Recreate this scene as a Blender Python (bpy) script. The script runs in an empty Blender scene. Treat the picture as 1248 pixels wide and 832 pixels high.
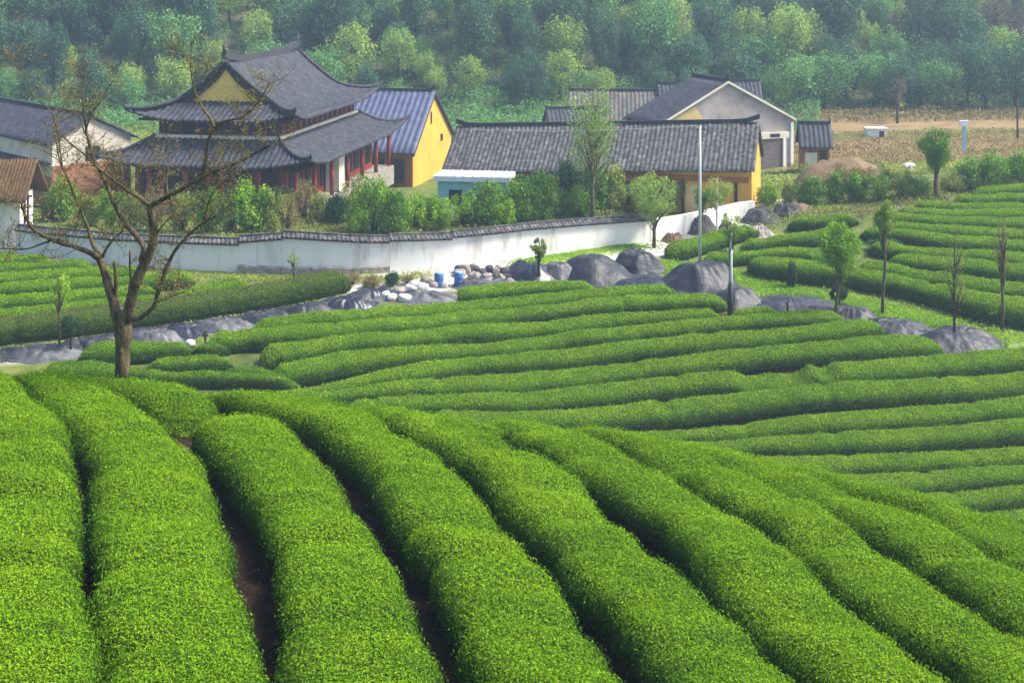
import bpy, math, random
import numpy as np
from mathutils import Vector, Matrix
rng = np.random.default_rng(7)
random.seed(7)
scene = bpy.context.scene
COL = scene.collection
FPX, CAMH, HOR = 1733.0, 18.0, -50.0       # focal length in reference pixels, eye height, horizon row

def unproj(u, v, Y):
    return np.array([(u - 624.0) / FPX * Y, Y, CAMH - (v - HOR) / FPX * Y])

# ------------------------------------------------------------------ noise
def _h(i, j, k):
    n = (i * 73856093) ^ (j * 19349663) ^ (k * 83492791)
    n = (n ^ (n >> 13)) * 1274126177
    return ((n ^ (n >> 16)) & 0xffff) / 65535.0 * 2 - 1
def vnoise(x, y=0.0, z=0.0):
    x, y, z = np.broadcast_arrays(np.asarray(x, float), np.asarray(y, float), np.asarray(z, float))
    i, j, k = np.floor(x).astype(np.int64), np.floor(y).astype(np.int64), np.floor(z).astype(np.int64)
    fx, fy, fz = x - i, y - j, z - k
    fx, fy, fz = [t * t * (3 - 2 * t) for t in (fx, fy, fz)]
    r = 0
    for a in (0, 1):
        for b in (0, 1):
            for c in (0, 1):
                w = (fx if a else 1 - fx) * (fy if b else 1 - fy) * (fz if c else 1 - fz)
                r = r + w * _h(i + a, j + b, k + c)
    return r
def fbm(x, y=0.0, z=0.0, o=3):
    r, a, s = 0, 0.55, 1.0
    for q in range(o):
        r = r + a * vnoise(np.asarray(x) * s + q * 17.3, np.asarray(y) * s, np.asarray(z) * s)
        a *= .5; s *= 2.07
    return r

# ------------------------------------------------------------------ terrain
_cp = []
def cpz(u, v, z):
    Y = (CAMH - z) * FPX / (v - HOR); _cp.append(((u - 624) / FPX * Y, Y, z))
for u, v, z in [(22,312,0),(160,326,0),(290,330,0),(455,333,0),(560,324,0),(700,306,0),(800,294,0),(915,262,.5),
                (60,400,-.6),(0,430,-1.2),(150,410,-1.0),(300,385,-.7),(400,370,-.5),(480,352,-.3),(620,342,-.3),(760,345,-.4),(860,352,-.5),
                (0,360,-.35),(200,397,-.75),
                (920,340,-.2),(1010,380,-.7),(1100,392,-.9),(1248,428,-1.2),(1248,405,-.9),
                (300,407,-.9),(255,425,-1.1),(370,462,-1.6),(425,452,-1.4),(512,442,-1.2)]:
    cpz(u, v, z)
def cpY(u, v, Y):
    p = unproj(u, v, Y); _cp.append(tuple(p))
for u, v, Y in [(800,399,72.5),(800,437,69.5),(800,487,65.5),(620,481,66),(836,516,63.5),(640,420,71.5),
                (1000,396,71.5),(1000,440,68),(1000,496,64),(1060,577,58.5),(1150,600,56.5),
                (1248,451,67.6),(1248,481,65.4),(1248,510,63.2),(1248,537,61),(1248,573,58.7),(1248,618,55),
                (1248,342,79),(1248,296,86),(1248,261,92),(1248,236,97),(1100,250,95),(1098,290,87),(1161,330,79.5),(903,302,90),(990,294,89),
                (1248,215,101),(1100,232,101)]:
    cpY(u, v, Y)
for p in [(-60,45,-3),(60,45,-3.4),(-60,10,-3.5),(60,10,-3.5),(0,45,-3.6),(0,0,-3.6),(-60,100,.2),(-35,100,0),(-15,105,0),(5,105,0),(17,105,.3),
          (-10,125,-2.0),(-14,136,-2.2),(0,132,-1.8),(20,126,-.8),(40,125,.3),(70,125,1),(45,140,0),(70,150,.2),(0,160,0),(-40,140,0),(-80,140,0),(-50,172,0),(0,172,0),(50,172,.3),(90,172,.5),
          (90,95,2.4),(90,70,-.5),(-90,80,-.5),(-100,172,0),(100,172,.4)]:
    _cp.append(p)
_cp = np.array(_cp, float)
def _tps_fit(P):
    n = len(P); S = 20.0
    A = P[:, :2] / S
    r = np.linalg.norm(A[:, None] - A[None], axis=2)
    K = np.where(r > 0, r * r * np.log(np.maximum(r, 1e-9)), 0) + np.eye(n) * .03
    Q = np.c_[np.ones(n), A]
    M = np.block([[K, Q], [Q.T, np.zeros((3, 3))]])
    w = np.linalg.solve(M, np.r_[P[:, 2], np.zeros(3)])
    return A, w, S
_TA, _TW, _TS = _tps_fit(_cp)
def lower(x, y):
    x = np.asarray(x, float); y = np.asarray(y, float)
    sh = np.broadcast(x, y).shape
    xx = np.broadcast_to(x, sh).ravel(); yy = np.broadcast_to(y, sh).ravel()
    xc = np.clip(xx, -95, 95) / _TS; yc = np.clip(yy, 0, 172) / _TS
    out = np.empty(len(xx))
    for s in range(0, len(xx), 20000):
        e = s + 20000
        d = np.sqrt((xc[s:e, None] - _TA[None, :, 0])**2 + (yc[s:e, None] - _TA[None, :, 1])**2)
        U = np.where(d > 0, d * d * np.log(np.maximum(d, 1e-9)), 0)
        out[s:e] = U @ _TW[:-3] + _TW[-3] + _TW[-2] * xc[s:e] + _TW[-1] * yc[s:e]
    out = np.clip(out, -4.2, 3.4)
    # wooded hillside behind the valley
    t = np.maximum(0, yy - 168 + 4 * vnoise(xx / 25, 3.1))
    rise = .36 * t + .0012 * t * t + 2.2 * vnoise(xx / 22, yy / 22) * np.clip(t / 15, 0, 1)
    return (out + rise).reshape(sh)
HEDGE_H = .82
def hilltop(x, y):
    x = np.asarray(x, float); y = np.asarray(y, float)
    yc = np.where(x > 0, 30 - .055 * x * x, 30 + .0 * x)
    d = np.maximum(0, y - yc + 2.0)
    return 12.13 - .1 * x - .12 * y - .055 * d * d
def ground(x, y):
    return np.maximum(lower(x, y), hilltop(x, y) - HEDGE_H)

def ray_hit(fn, u, v, y0, y1, step=.08):
    Y = np.arange(y0, y1, step)
    X = (u - 624) / FPX * Y; Z = CAMH - (v - HOR) / FPX * Y
    d = Z - fn(X, Y)
    k = np.argmax(d <= 0)
    if d[k] > 0: k = int(np.argmin(d))
    elif k > 0:
        t = d[k-1] / (d[k-1] - d[k]); Yk = Y[k-1] + t * step
        return np.array([(u - 624) / FPX * Yk, Yk, CAMH - (v - HOR) / FPX * Yk])
    return np.array([X[k], Y[k], Z[k]])
def on_low(u, v): return ray_hit(lower, u, v, 44, 240)
def gz(x, y): return float(ground(x, y))

# ------------------------------------------------------------------ object helpers
def tag(o, label=None, cat=None, group=None, kind=None):
    if label: o['label'] = label
    if cat: o['category'] = cat
    if group: o['group'] = group
    if kind: o['kind'] = kind
    return o
def empty(name, loc, rz=0.0):
    o = bpy.data.objects.new(name, None); COL.objects.link(o)
    o.location = [float(c) for c in loc]; o.rotation_euler = (0, 0, rz); o.empty_display_size = .3
    return o
def mesh_np(name, V, F, mats, mi=None, attr=None, smooth=False):
    """V (n,3), F (m,4) or list of arrays of equal-width faces; mi per-face material index; attr dict name->per-vertex float"""
    me = bpy.data.meshes.new(name)
    Fs = F if isinstance(F, list) else [F]
    Fs = [np.asarray(f, np.int32) for f in Fs if len(f)]
    V = np.asarray(V, np.float32)
    loops = np.concatenate([f.ravel() for f in Fs])
    tot = np.concatenate([np.full(len(f), f.shape[1], np.int32) for f in Fs])
    start = np.r_[0, np.cumsum(tot)[:-1]].astype(np.int32)
    me.vertices.add(len(V)); me.vertices.foreach_set('co', V.ravel())
    me.loops.add(len(loops)); me.loops.foreach_set('vertex_index', loops)
    me.polygons.add(len(tot)); me.polygons.foreach_set('loop_start', start)
    try: me.polygons.foreach_set('loop_total', tot)
    except Exception: pass
    if mi is not None: me.polygons.foreach_set('material_index', np.asarray(mi, np.int32))
    for m in (mats if isinstance(mats, (list, tuple)) else [mats]): me.materials.append(m)
    if attr:
        for k, a in attr.items():
            at = me.attributes.new(k, 'FLOAT', 'POINT'); at.data.foreach_set('value', np.asarray(a, np.float32))
    me.update(calc_edges=True)
    sm = np.zeros(len(tot), bool); sm[:] = smooth
    me.polygons.foreach_set('use_smooth', sm)
    return me
def link(name, me, parent=None, loc=None):
    o = bpy.data.objects.new(name, me); COL.objects.link(o)
    if parent is not None: o.parent = parent
    if loc is not None: o.location = [float(c) for c in loc]
    return o

class MB:
    """collects small shapes, builds ONE mesh object"""
    def __init__(s): s.v = []; s.f = []; s.n = 0; s.sm = []
    def add(s, verts, faces, smooth=False):
        s.v.extend([tuple(float(c) for c in p) for p in verts])
        s.f.extend([tuple(int(i) + s.n for i in f) for f in faces])
        s.sm.extend([smooth] * len(faces)); s.n += len(verts)
    def box(s, x0, x1, y0, y1, z0, z1, rot=None):
        P = [(x0,y0,z0),(x1,y0,z0),(x1,y1,z0),(x0,y1,z0),(x0,y0,z1),(x1,y0,z1),(x1,y1,z1),(x0,y1,z1)]
        s.add(P, [(0,3,2,1),(4,5,6,7),(0,1,5,4),(1,2,6,5),(2,3,7,6),(3,0,4,7)])
    def tube(s, pts, rad, sides=7, cap=True, wob=0.0):
        pts = [np.asarray(p, float) for p in pts]; n = len(pts)
        if np.isscalar(rad): rad = [rad] * n
        ring = []; ref = np.array([0., 1., 0.])
        for i in range(n):
            t = pts[min(i+1, n-1)] - pts[max(i-1, 0)]; t = t / (np.linalg.norm(t) + 1e-9)
            a = np.cross(t, ref)
            if np.linalg.norm(a) < .2: a = np.cross(t, np.array([1., 0, 0]))
            a /= np.linalg.norm(a); b = np.cross(t, a)
            for k in range(sides):
                th = 2 * math.pi * k / sides
                r = rad[i] * (1 + (random.uniform(-wob, wob) if wob else 0))
                ring.append(pts[i] + r * (math.cos(th) * a + math.sin(th) * b))
        fs = []
        for i in range(n - 1):
            for k in range(sides):
                q = (k + 1) % sides
                fs.append((i*sides+k, i*sides+q, (i+1)*sides+q, (i+1)*sides+k))
        if cap:
            fs.append(tuple(range(sides - 1, -1, -1))); fs.append(tuple((n-1)*sides + k for k in range(sides)))
        s.add(ring, fs, True)
    def grid(s, G, smooth=True, thick=0.0):
        """G (na,nb,3); with thickness a closed slab hanging below"""
        na, nb = G.shape[:2]
        idx = np.arange(na * nb).reshape(na, nb)
        q = np.stack([idx[:-1, :-1], idx[1:, :-1], idx[1:, 1:], idx[:-1, 1:]], -1).reshape(-1, 4)
        s.add(G.reshape(-1, 3), q, smooth)
        if thick:
            G2 = G.copy(); G2[..., 2] -= thick
            b = s.n - na * nb
            s.add(G2.reshape(-1, 3), q[:, ::-1], smooth)
            b2 = s.n - na * nb
            rim = list(idx[:, 0]) + list(idx[-1, 1:]) + list(idx[-2::-1, -1]) + list(idx[0, -2:0:-1])
            for i in range(len(rim)):
                j = (i + 1) % len(rim)
                s.f.append((int(rim[j] + b), int(rim[i] + b), int(rim[i] + b2), int(rim[j] + b2))); s.sm.append(False)
    def prism(s, poly, axis, a0, a1):
        """extrude a polygon of (p,q) along axis: axis 'y' -> (p,a,q); axis 'x' -> (a,p,q)"""
        n = len(poly)
        f = (lambda p, a: (p[0], a, p[1])) if axis == 'y' else (lambda p, a: (a, p[0], p[1]))
        P = [f(p, a0) for p in poly] + [f(p, a1) for p in poly]
        fs = [tuple(range(n)), tuple(range(2*n-1, n-1, -1))] + [(i, i + n, (i+1) % n + n, (i+1) % n) for i in range(n)]
        s.add(P, fs)
    def build(s, name, mat, parent=None, loc=None, recalc=True):
        me = bpy.data.meshes.new(name); me.from_pydata(s.v, [], s.f)
        me.materials.append(mat)
        me.polygons.foreach_set('use_smooth', np.array(s.sm, bool))
        if recalc:
            import bmesh
            bm = bmesh.new(); bm.from_mesh(me); bmesh.ops.recalc_face_normals(bm, faces=bm.faces); bm.to_mesh(me); bm.free()
        me.update()
        return link(name, me, parent, loc)

# ------------------------------------------------------------------ materials
def new_mat(name):
    m = bpy.data.materials.new(name); m.use_nodes = True
    nt = m.node_tree; nt.nodes.clear()
    return m, nt
def N(nt, t, **kw):
    n = nt.nodes.new(t)
    for k, v in kw.items():
        if k in n.inputs: n.inputs[k].default_value = v
        else: setattr(n, k, v)
    return n
def ramp(nt, stops):
    n = nt.nodes.new('ShaderNodeValToRGB'); e = n.color_ramp.elements
    while len(e) < len(stops): e.new(.5)
    for i, (p, c) in enumerate(stops): e[i].position = p; e[i].color = (*c, 1)
    return n
def noise_tex(nt, scale, detail=4, rough=.55, coord='Object', stretch=None):
    tc = N(nt, 'ShaderNodeTexCoord'); src = tc.outputs[coord]
    if stretch:
        mp = N(nt, 'ShaderNodeMapping'); mp.inputs['Scale'].default_value = stretch
        nt.links.new(src, mp.inputs['Vector']); src = mp.outputs['Vector']
    n = N(nt, 'ShaderNodeTexNoise'); n.inputs['Scale'].default_value = scale
    n.inputs['Detail'].default_value = detail; n.inputs['Roughness'].default_value = rough
    nt.links.new(src, n.inputs['Vector']); return n
def surf_mat(name, stops, scale=3, rough=.8, bump=.3, bscale=None, stretch=None, detail=5, spec=.3, metal=0, coord='Object', bdist=.02):
    m, nt = new_mat(name)
    out = N(nt, 'ShaderNodeOutputMaterial'); p = N(nt, 'ShaderNodeBsdfPrincipled')
    p.inputs['Roughness'].default_value = rough; p.inputs['Specular IOR Level'].default_value = spec; p.inputs['Metallic'].default_value = metal
    n = noise_tex(nt, scale, detail, .6, coord, stretch); r = ramp(nt, stops)
    nt.links.new(n.outputs['Fac'], r.inputs[0]); nt.links.new(r.outputs[0], p.inputs['Base Color'])
    if bump:
        b = noise_tex(nt, bscale or scale * 4, 4, .6, coord, stretch); bn = N(nt, 'ShaderNodeBump')
        bn.inputs['Strength'].default_value = bump; bn.inputs['Distance'].default_value = bdist
        nt.links.new(b.outputs['Fac'], bn.inputs['Height']); nt.links.new(bn.outputs['Normal'], p.inputs['Normal'])
    nt.links.new(p.outputs[0], out.inputs[0])
    return m
def leaf_mat(name, stops, trans=.3, rough=.5, spec=.25, objvar=0.0, patch=None):
    """leaves: colour from the per-leaf attribute 'tint'"""
    m, nt = new_mat(name)
    out = N(nt, 'ShaderNodeOutputMaterial'); p = N(nt, 'ShaderNodeBsdfPrincipled')
    p.inputs['Roughness'].default_value = rough + .1; p.inputs['Specular IOR Level'].default_value = spec * .6
    a = N(nt, 'ShaderNodeAttribute'); a.attribute_name = 'tint'
    r = ramp(nt, stops); fac = a.outputs['Fac']
    if objvar:
        oi = N(nt, 'ShaderNodeObjectInfo'); ma = N(nt, 'ShaderNodeMath', operation='MULTIPLY_ADD')
        ma.inputs[1].default_value = objvar; nt.links.new(oi.outputs['Random'], ma.inputs[0]); nt.links.new(fac, ma.inputs[2])
        sb = N(nt, 'ShaderNodeMath', operation='SUBTRACT'); sb.inputs[1].default_value = objvar / 2
        nt.links.new(ma.outputs[0], sb.inputs[0]); fac = sb.outputs[0]
    nt.links.new(fac, r.inputs[0]); nt.links.new(r.outputs[0], p.inputs['Base Color'])
    t = N(nt, 'ShaderNodeBsdfTranslucent'); nt.links.new(r.outputs[0], t.inputs['Color'])
    mx = N(nt, 'ShaderNodeMixShader'); mx.inputs[0].default_value = trans
    nt.links.new(p.outputs[0], mx.inputs[1]); nt.links.new(t.outputs[0], mx.inputs[2]); nt.links.new(mx.outputs[0], out.inputs[0])
    return m
M = {}
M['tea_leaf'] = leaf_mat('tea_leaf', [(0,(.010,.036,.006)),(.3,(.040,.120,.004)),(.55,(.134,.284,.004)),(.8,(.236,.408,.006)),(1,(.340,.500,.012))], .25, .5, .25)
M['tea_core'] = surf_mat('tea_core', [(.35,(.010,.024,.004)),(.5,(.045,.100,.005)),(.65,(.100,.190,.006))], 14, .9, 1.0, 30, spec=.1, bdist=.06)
M['hedge_brown_leaf'] = leaf_mat('hedge_brown_leaf', [(0,(.020,.045,.014)),(.35,(.060,.105,.020)),(.7,(.120,.170,.028)),(1,(.190,.190,.060))], .2)
M['soil'] = surf_mat('soil', [(.3,(.010,.006,.004)),(.55,(.024,.012,.007)),(.75,(.046,.022,.013))], 3, .95, .8, 14, bdist=.05)
M['bark'] = surf_mat('bark', [(.3,(.035,.026,.017)),(.48,(.105,.080,.045)),(.68,(.200,.165,.090))], 9, .95, 1.0, 26, stretch=(1,1,.3), bdist=.06)
M['bark_moss'] = surf_mat('bark_moss', [(.3,(.040,.033,.016)),(.52,(.105,.085,.035)),(.7,(.150,.140,.045))], 5, .95, .8, 22, bdist=.02)
M['bark_dark'] = surf_mat('bark_dark', [(.3,(.022,.016,.012)),(.7,(.080,.058,.042))], 6, .95, .7, 20, stretch=(1,1,.3))
M['tile'] = surf_mat('tile', [(.28,(.014,.016,.026)),(.5,(.036,.039,.056)),(.62,(.056,.058,.076)),(.8,(.105,.10,.105))], 2.2, .75, .35, 9)
M['tile_old'] = surf_mat('tile_old', [(.3,(.030,.030,.036)),(.5,(.075,.073,.078)),(.6,(.13,.127,.128)),(.8,(.26,.25,.24))], 3.2, .85, .6, 8, bdist=.05)
M['tile_worn'] = surf_mat('tile_worn', [(.3,(.045,.042,.045)),(.5,(.10,.095,.092)),(.72,(.17,.155,.13))], 2.0, .85, .4, 9)
M['tile_blue'] = surf_mat('tile_blue', [(.3,(.050,.062,.125)),(.6,(.090,.105,.185)),(.8,(.14,.15,.22))], 1.6, .5, .2, 8)
M['ridge'] = surf_mat('ridge', [(.3,(.020,.021,.028)),(.7,(.065,.067,.082))], 4, .8, .4)
M['yellow'] = surf_mat('yellow', [(.22,(.44,.24,.05)),(.42,(.62,.34,.050)),(.6,(.69,.39,.062)),(.8,(.70,.46,.13))], .7, .9, .15, 12)
M['yellow_gable'] = surf_mat('yellow_gable', [(.3,(.72,.50,.10)),(.6,(.82,.60,.14)),(.8,(.84,.64,.20))], .9, .9, .15, 12)
M['yellow_pale'] = surf_mat('yellow_pale', [(.3,(.56,.40,.17)),(.7,(.70,.53,.25))], 1.2, .9, .15)
M['white'] = surf_mat('white', [(.28,(.42,.41,.37)),(.47,(.78,.77,.74)),(.8,(.84,.83,.80))], 1.1, .9, .15, 10, stretch=(1,1,.22))
M['cream'] = surf_mat('cream', [(.25,(.50,.44,.35)),(.5,(.70,.64,.54)),(.8,(.78,.73,.64))], .9, .9, .15)
M['render_grey'] = surf_mat('render_grey', [(.25,(.20,.165,.16)),(.42,(.36,.31,.30)),(.6,(.42,.37,.36)),(.8,(.50,.455,.44))], .8, .92, .3, 9, detail=8)
M['shutter_grey'] = surf_mat('shutter_grey', [(.3,(.12,.10,.10)),(.7,(.20,.17,.17))], 1.5, .8, .2, stretch=(1,1,4))
M['wood_dark'] = surf_mat('wood_dark', [(.3,(.014,.010,.012)),(.7,(.045,.028,.028))], 4, .7, .3, stretch=(3,3,.4))
M['wood_red'] = surf_mat('wood_red', [(.3,(.17,.028,.018)),(.7,(.36,.070,.038))], 3, .65, .2, stretch=(3,3,.4))
M['wood_orange'] = surf_mat('wood_orange', [(.3,(.23,.085,.028)),(.7,(.40,.16,.05))], 3, .7, .2, stretch=(3,3,.4))
M['brick'] = surf_mat('brick', [(.3,(.24,.10,.055)),(.55,(.40,.19,.11)),(.75,(.50,.30,.20))], 5, .9, .4)
M['stone'] = surf_mat('stone', [(.3,(.16,.14,.12)),(.55,(.30,.27,.24)),(.75,(.42,.39,.35))], 3.5, .9, .7, 9, bdist=.06)
M['stone_dark'] = surf_mat('stone_dark', [(.3,(.030,.030,.036)),(.6,(.085,.082,.088)),(.8,(.19,.18,.175))], 2.5, .9, .8, 7, bdist=.08)
M['concrete'] = surf_mat('concrete', [(.25,(.40,.38,.35)),(.5,(.58,.56,.53)),(.8,(.68,.66,.63))], .7, .9, .3, 8)
M['glass_dark'] = surf_mat('glass_dark', [(.3,(.012,.013,.018)),(.7,(.03,.032,.04))], 2, .15, 0, spec=.5)
M['tarp'] = surf_mat('tarp', [(.25,(.012,.014,.021)),(.5,(.025,.028,.039)),(.75,(.058,.061,.076))], 1.1, .52, .6, 1.8, spec=.4, bdist=.15, detail=3)
M['tarp_blue'] = surf_mat('tarp_blue', [(.25,(.010,.012,.022)),(.6,(.022,.027,.046)),(.8,(.05,.055,.08))], 1.1, .38, .5, 1.6, spec=.5, bdist=.15, detail=2)
M['tarp_pale'] = surf_mat('tarp_pale', [(.25,(.045,.047,.058)),(.55,(.095,.097,.11)),(.8,(.18,.18,.19))], 1.0, .5, .6, 2.0, spec=.4, bdist=.15, detail=3)
M['metal_pale'] = surf_mat('metal_pale', [(.3,(.42,.47,.44)),(.7,(.58,.62,.58))], 2, .45, 0, spec=.5)
M['metal_dark'] = surf_mat('metal_dark', [(.3,(.02,.022,.024)),(.7,(.05,.052,.055))], 2, .5, .1)
M['blue_plastic'] = surf_mat('blue_plastic', [(.3,(.035,.11,.30)),(.7,(.06,.16,.40))], 2, .4, 0, spec=.5)
M['teal'] = surf_mat('teal', [(.3,(.22,.46,.50)),(.7,(.30,.56,.60))], 1.2, .5, .05)
M['white_paint'] = surf_mat('white_paint', [(.3,(.62,.66,.70)),(.7,(.80,.81,.82))], 1.5, .4, 0)
M['sky_paint'] = surf_mat('sky_paint', [(.3,(.22,.46,.66)),(.7,(.30,.55,.72))], 1.5, .4, 0)
M['thatch'] = surf_mat('thatch', [(.3,(.07,.038,.016)),(.6,(.15,.085,.035)),(.8,(.24,.15,.07))], 7, .95, .9, 20, bdist=.08)
M['bamboo_soil'] = surf_mat('bamboo_soil', [(.3,(.15,.10,.055)),(.6,(.22,.15,.085)),(.8,(.28,.21,.12))], .5, .95, .5, 6, bdist=.1)
def shrub_mats():
    s = {}
    s['bright'] = [(0,(.040,.095,.006)),(.5,(.125,.235,.012)),(1,(.250,.370,.035))]
    s['mid'] = [(0,(.022,.055,.008)),(.5,(.065,.135,.014)),(1,(.140,.225,.030))]
    s['dark'] = [(0,(.008,.028,.012)),(.5,(.022,.064,.024)),(1,(.055,.120,.042))]
    s['olive'] = [(0,(.050,.065,.014)),(.5,(.135,.170,.030)),(1,(.250,.280,.070))]
    s['straw'] = [(0,(.110,.085,.030)),(.5,(.230,.190,.070)),(1,(.360,.300,.130))]
    s['red'] = [(0,(.120,.025,.012)),(.5,(.300,.060,.020)),(1,(.460,.140,.040))]
    s['lime'] = [(0,(.090,.160,.012)),(.5,(.220,.330,.025)),(1,(.360,.450,.060))]
    s['bluegreen'] = [(0,(.014,.038,.022)),(.5,(.036,.080,.040)),(1,(.075,.135,.062))]
    s['spring'] = [(0,(.070,.120,.022)),(.5,(.150,.225,.045)),(1,(.250,.320,.080))]
    s['fgreen'] = [(0,(.025,.065,.022)),(.5,(.062,.135,.040)),(1,(.120,.210,.062))]
    s['brownbare'] = [(0,(.060,.048,.038)),(.5,(.125,.100,.082)),(1,(.200,.165,.135))]
    gain = {'bright':1.75,'mid':2.2,'dark':1.8,'olive':2.0,'straw':1.2,'red':1.2,'lime':1.1,'bluegreen':2.3,'spring':2.0,'fgreen':2.5,'brownbare':1.2}
    for k, v in s.items():
        v = [(p, tuple(min(.8, c * gain[k]) for c in q)) for p, q in v]
        M['leaf_' + k] = leaf_mat('leaf_' + k, v, .3, .55, .2, objvar=.25)
shrub_mats()

# ------------------------------------------------------------------ leaves
def leaf_quads(P, Nn, L, W, spread=.8, up=0.0, tint=None, fold=.25):
    """rhombic leaves at points P with surface normals Nn; returns verts, faces, tint"""
    n = len(P)
    L = np.broadcast_to(L, (n,))[:, None]; W = np.broadcast_to(W, (n,))[:, None]
    nn = Nn + spread * rng.normal(size=(n, 3)); nn /= np.linalg.norm(nn, axis=1, keepdims=True) + 1e-9
    r = rng.normal(size=(n, 3)); r[:, 2] += up
    t = r - (r * nn).sum(1, keepdims=True) * nn; t /= np.linalg.norm(t, axis=1, keepdims=True) + 1e-9
    b = np.cross(nn, t)
    V = np.empty((n, 4, 3))
    V[:, 0] = P - .5 * L * t; V[:, 1] = P + .5 * W * b + fold * W * nn
    V[:, 2] = P + .5 * L * t; V[:, 3] = P - .5 * W * b + fold * W * nn
    F = np.arange(n * 4).reshape(n, 4)
    tt = rng.random(n) if tint is None else tint
    return V.reshape(-1, 3), F, np.repeat(np.clip(tt, 0, 1), 4)
# ------------------------------------------------------------------ ground sheet
def seg_dist(x, y, pts):
    d = np.full(np.shape(x), 1e9)
    for (ax, ay), (bx, by) in zip(pts[:-1], pts[1:]):
        vx, vy = bx - ax, by - ay; L = vx * vx + vy * vy + 1e-9
        t = np.clip(((x - ax) * vx + (y - ay) * vy) / L, 0, 1)
        d = np.minimum(d, np.hypot(x - ax - t * vx, y - ay - t * vy))
    return d
def plan(pix): return [tuple(on_low(u, v)[:2]) for u, v in pix]
PATH = plan([(-60,440),(0,434),(90,426),(150,413),(240,402),(300,391),(400,373),(480,355),(540,345),(620,341),(700,346),(800,352),(870,362),(930,372),(1010,386),(1090,402),(1180,418),(1260,432),(1340,450)])
YARD = plan([(440,350),(520,338),(590,333),(640,326),(690,316)])
ROAD = plan([(690,312),(790,300),(860,275),(930,250)])
FOOTWAY = plan([(930,262),(1010,262),(1100,252),(1190,240),(1260,222)])
def sstep(a, b, x):
    t = np.clip((x - a) / (b - a), 0, 1); return t * t * (3 - 2 * t)
def build_ground():
    xs = np.r_[np.arange(-112, -45, 1.6), np.arange(-45, 45, .55), np.arange(45, 112.1, 1.6)]
    ys = np.r_[np.arange(-14, 5, 1.0), np.arange(5, 34, .4), np.arange(34, 110, .6), np.arange(110, 245.1, 1.6)]
    X, Y = np.meshgrid(xs, ys, indexing='ij')
    lo = lower(X, Y); hi = hilltop(X, Y) - HEDGE_H
    Z = np.maximum(lo, hi)
    nz = fbm(X / 1.7, Y / 1.7, 2.2, 3)
    Z = Z + .05 * fbm(X / .9, Y / .9, 0, 2) + .06 * nz
    pth = sstep(1.25, .7, seg_dist(X, Y, PATH) + .5 * nz)
    yard = sstep(3.2, 2.2, seg_dist(X, Y, YARD) + .7 * nz)
    road = sstep(2.6, 2.1, seg_dist(X, Y, ROAD) + .3 * nz)
    fw = .8 * sstep(.9, .4, seg_dist(X, Y, FOOTWAY) + .3 * nz)
    pale = np.maximum.reduce([pth * .7, yard, road, fw]) * (hi < lo)
    U = 624 + FPX * X / np.maximum(Y, 1)
    VV = HOR + FPX * (CAMH - lo) / np.maximum(Y, 1)
    soil = np.where(hi > lo, 1.0, 0.0)
    pathy = np.interp(X, [p[0] for p in PATH], [p[1] for p in PATH])
    soil = np.maximum(soil, sstep(.5, 2.5, pathy - 1.5 - Y) * np.where(X < -5, .25, 1.0))
    tilled = sstep(122, 126, Y) * sstep(147, 143, Y + 3 * nz) * sstep(20, 28, X)
    tilled = np.maximum(tilled, .9 * sstep(149, 151, Y) * sstep(166, 160, Y + 4 * nz) * sstep(10, 25, X))
    forest = sstep(166, 174, Y + 3 * nz)
    idx = np.arange(X.size).reshape(X.shape)
    F = np.stack([idx[:-1, :-1], idx[1:, :-1], idx[1:, 1:], idx[:-1, 1:]], -1).reshape(-1, 4)
    m, nt = new_mat('ground')
    out = N(nt, 'ShaderNodeOutputMaterial'); p = N(nt, 'ShaderNodeBsdfPrincipled'); p.inputs['Roughness'].default_value = .95
    p.inputs['Specular IOR Level'].default_value = .15
    def col(scale, stops, detail=6):
        n = noise_tex(nt, scale, detail, .65); r = ramp(nt, stops); nt.links.new(n.outputs['Fac'], r.inputs[0]); return r.outputs[0]
    cur = col(.9, [(.3,(.045,.085,.016)),(.5,(.110,.155,.030)),(.68,(.190,.190,.065)),(.85,(.24,.20,.10))])
    for an, c in [('soil', col(2.2, [(.3,(.010,.006,.004)),(.5,(.024,.012,.008)),(.72,(.046,.022,.013))])),
                  ('tilled', col(.5, [(.3,(.17,.105,.05)),(.5,(.26,.17,.085)),(.75,(.30,.23,.12))])),
                  ('forest', col(.3, [(.3,(.05,.06,.025)),(.55,(.12,.13,.05)),(.75,(.20,.19,.08))])),
                  ('pale', col(1.4, [(.3,(.30,.275,.25)),(.5,(.47,.45,.43)),(.75,(.60,.585,.57))]))]:
        a = N(nt, 'ShaderNodeAttribute'); a.attribute_name = an
        mx = N(nt, 'ShaderNodeMix', data_type='RGBA')
        nt.links.new(a.outputs['Fac'], mx.inputs[0]); nt.links.new(cur, mx.inputs[6]); nt.links.new(c, mx.inputs[7]); cur = mx.outputs[2]
    nt.links.new(cur, p.inputs['Base Color'])
    b = noise_tex(nt, 9, 6, .7); bn = N(nt, 'ShaderNodeBump'); bn.inputs['Strength'].default_value = .8; bn.inputs['Distance'].default_value = .06
    nt.links.new(b.outputs['Fac'], bn.inputs['Height']); nt.links.new(bn.outputs[0], p.inputs['Normal'])
    nt.links.new(p.outputs[0], out.inputs[0])
    me = mesh_np('ground', np.stack([X, Y, Z], -1).reshape(-1, 3), F, m,
                 attr=dict(pale=pale.ravel(), soil=soil.ravel(), tilled=tilled.ravel(), forest=forest.ravel()), smooth=True)
    tag(link('ground', me), kind='structure')
build_ground()

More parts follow.
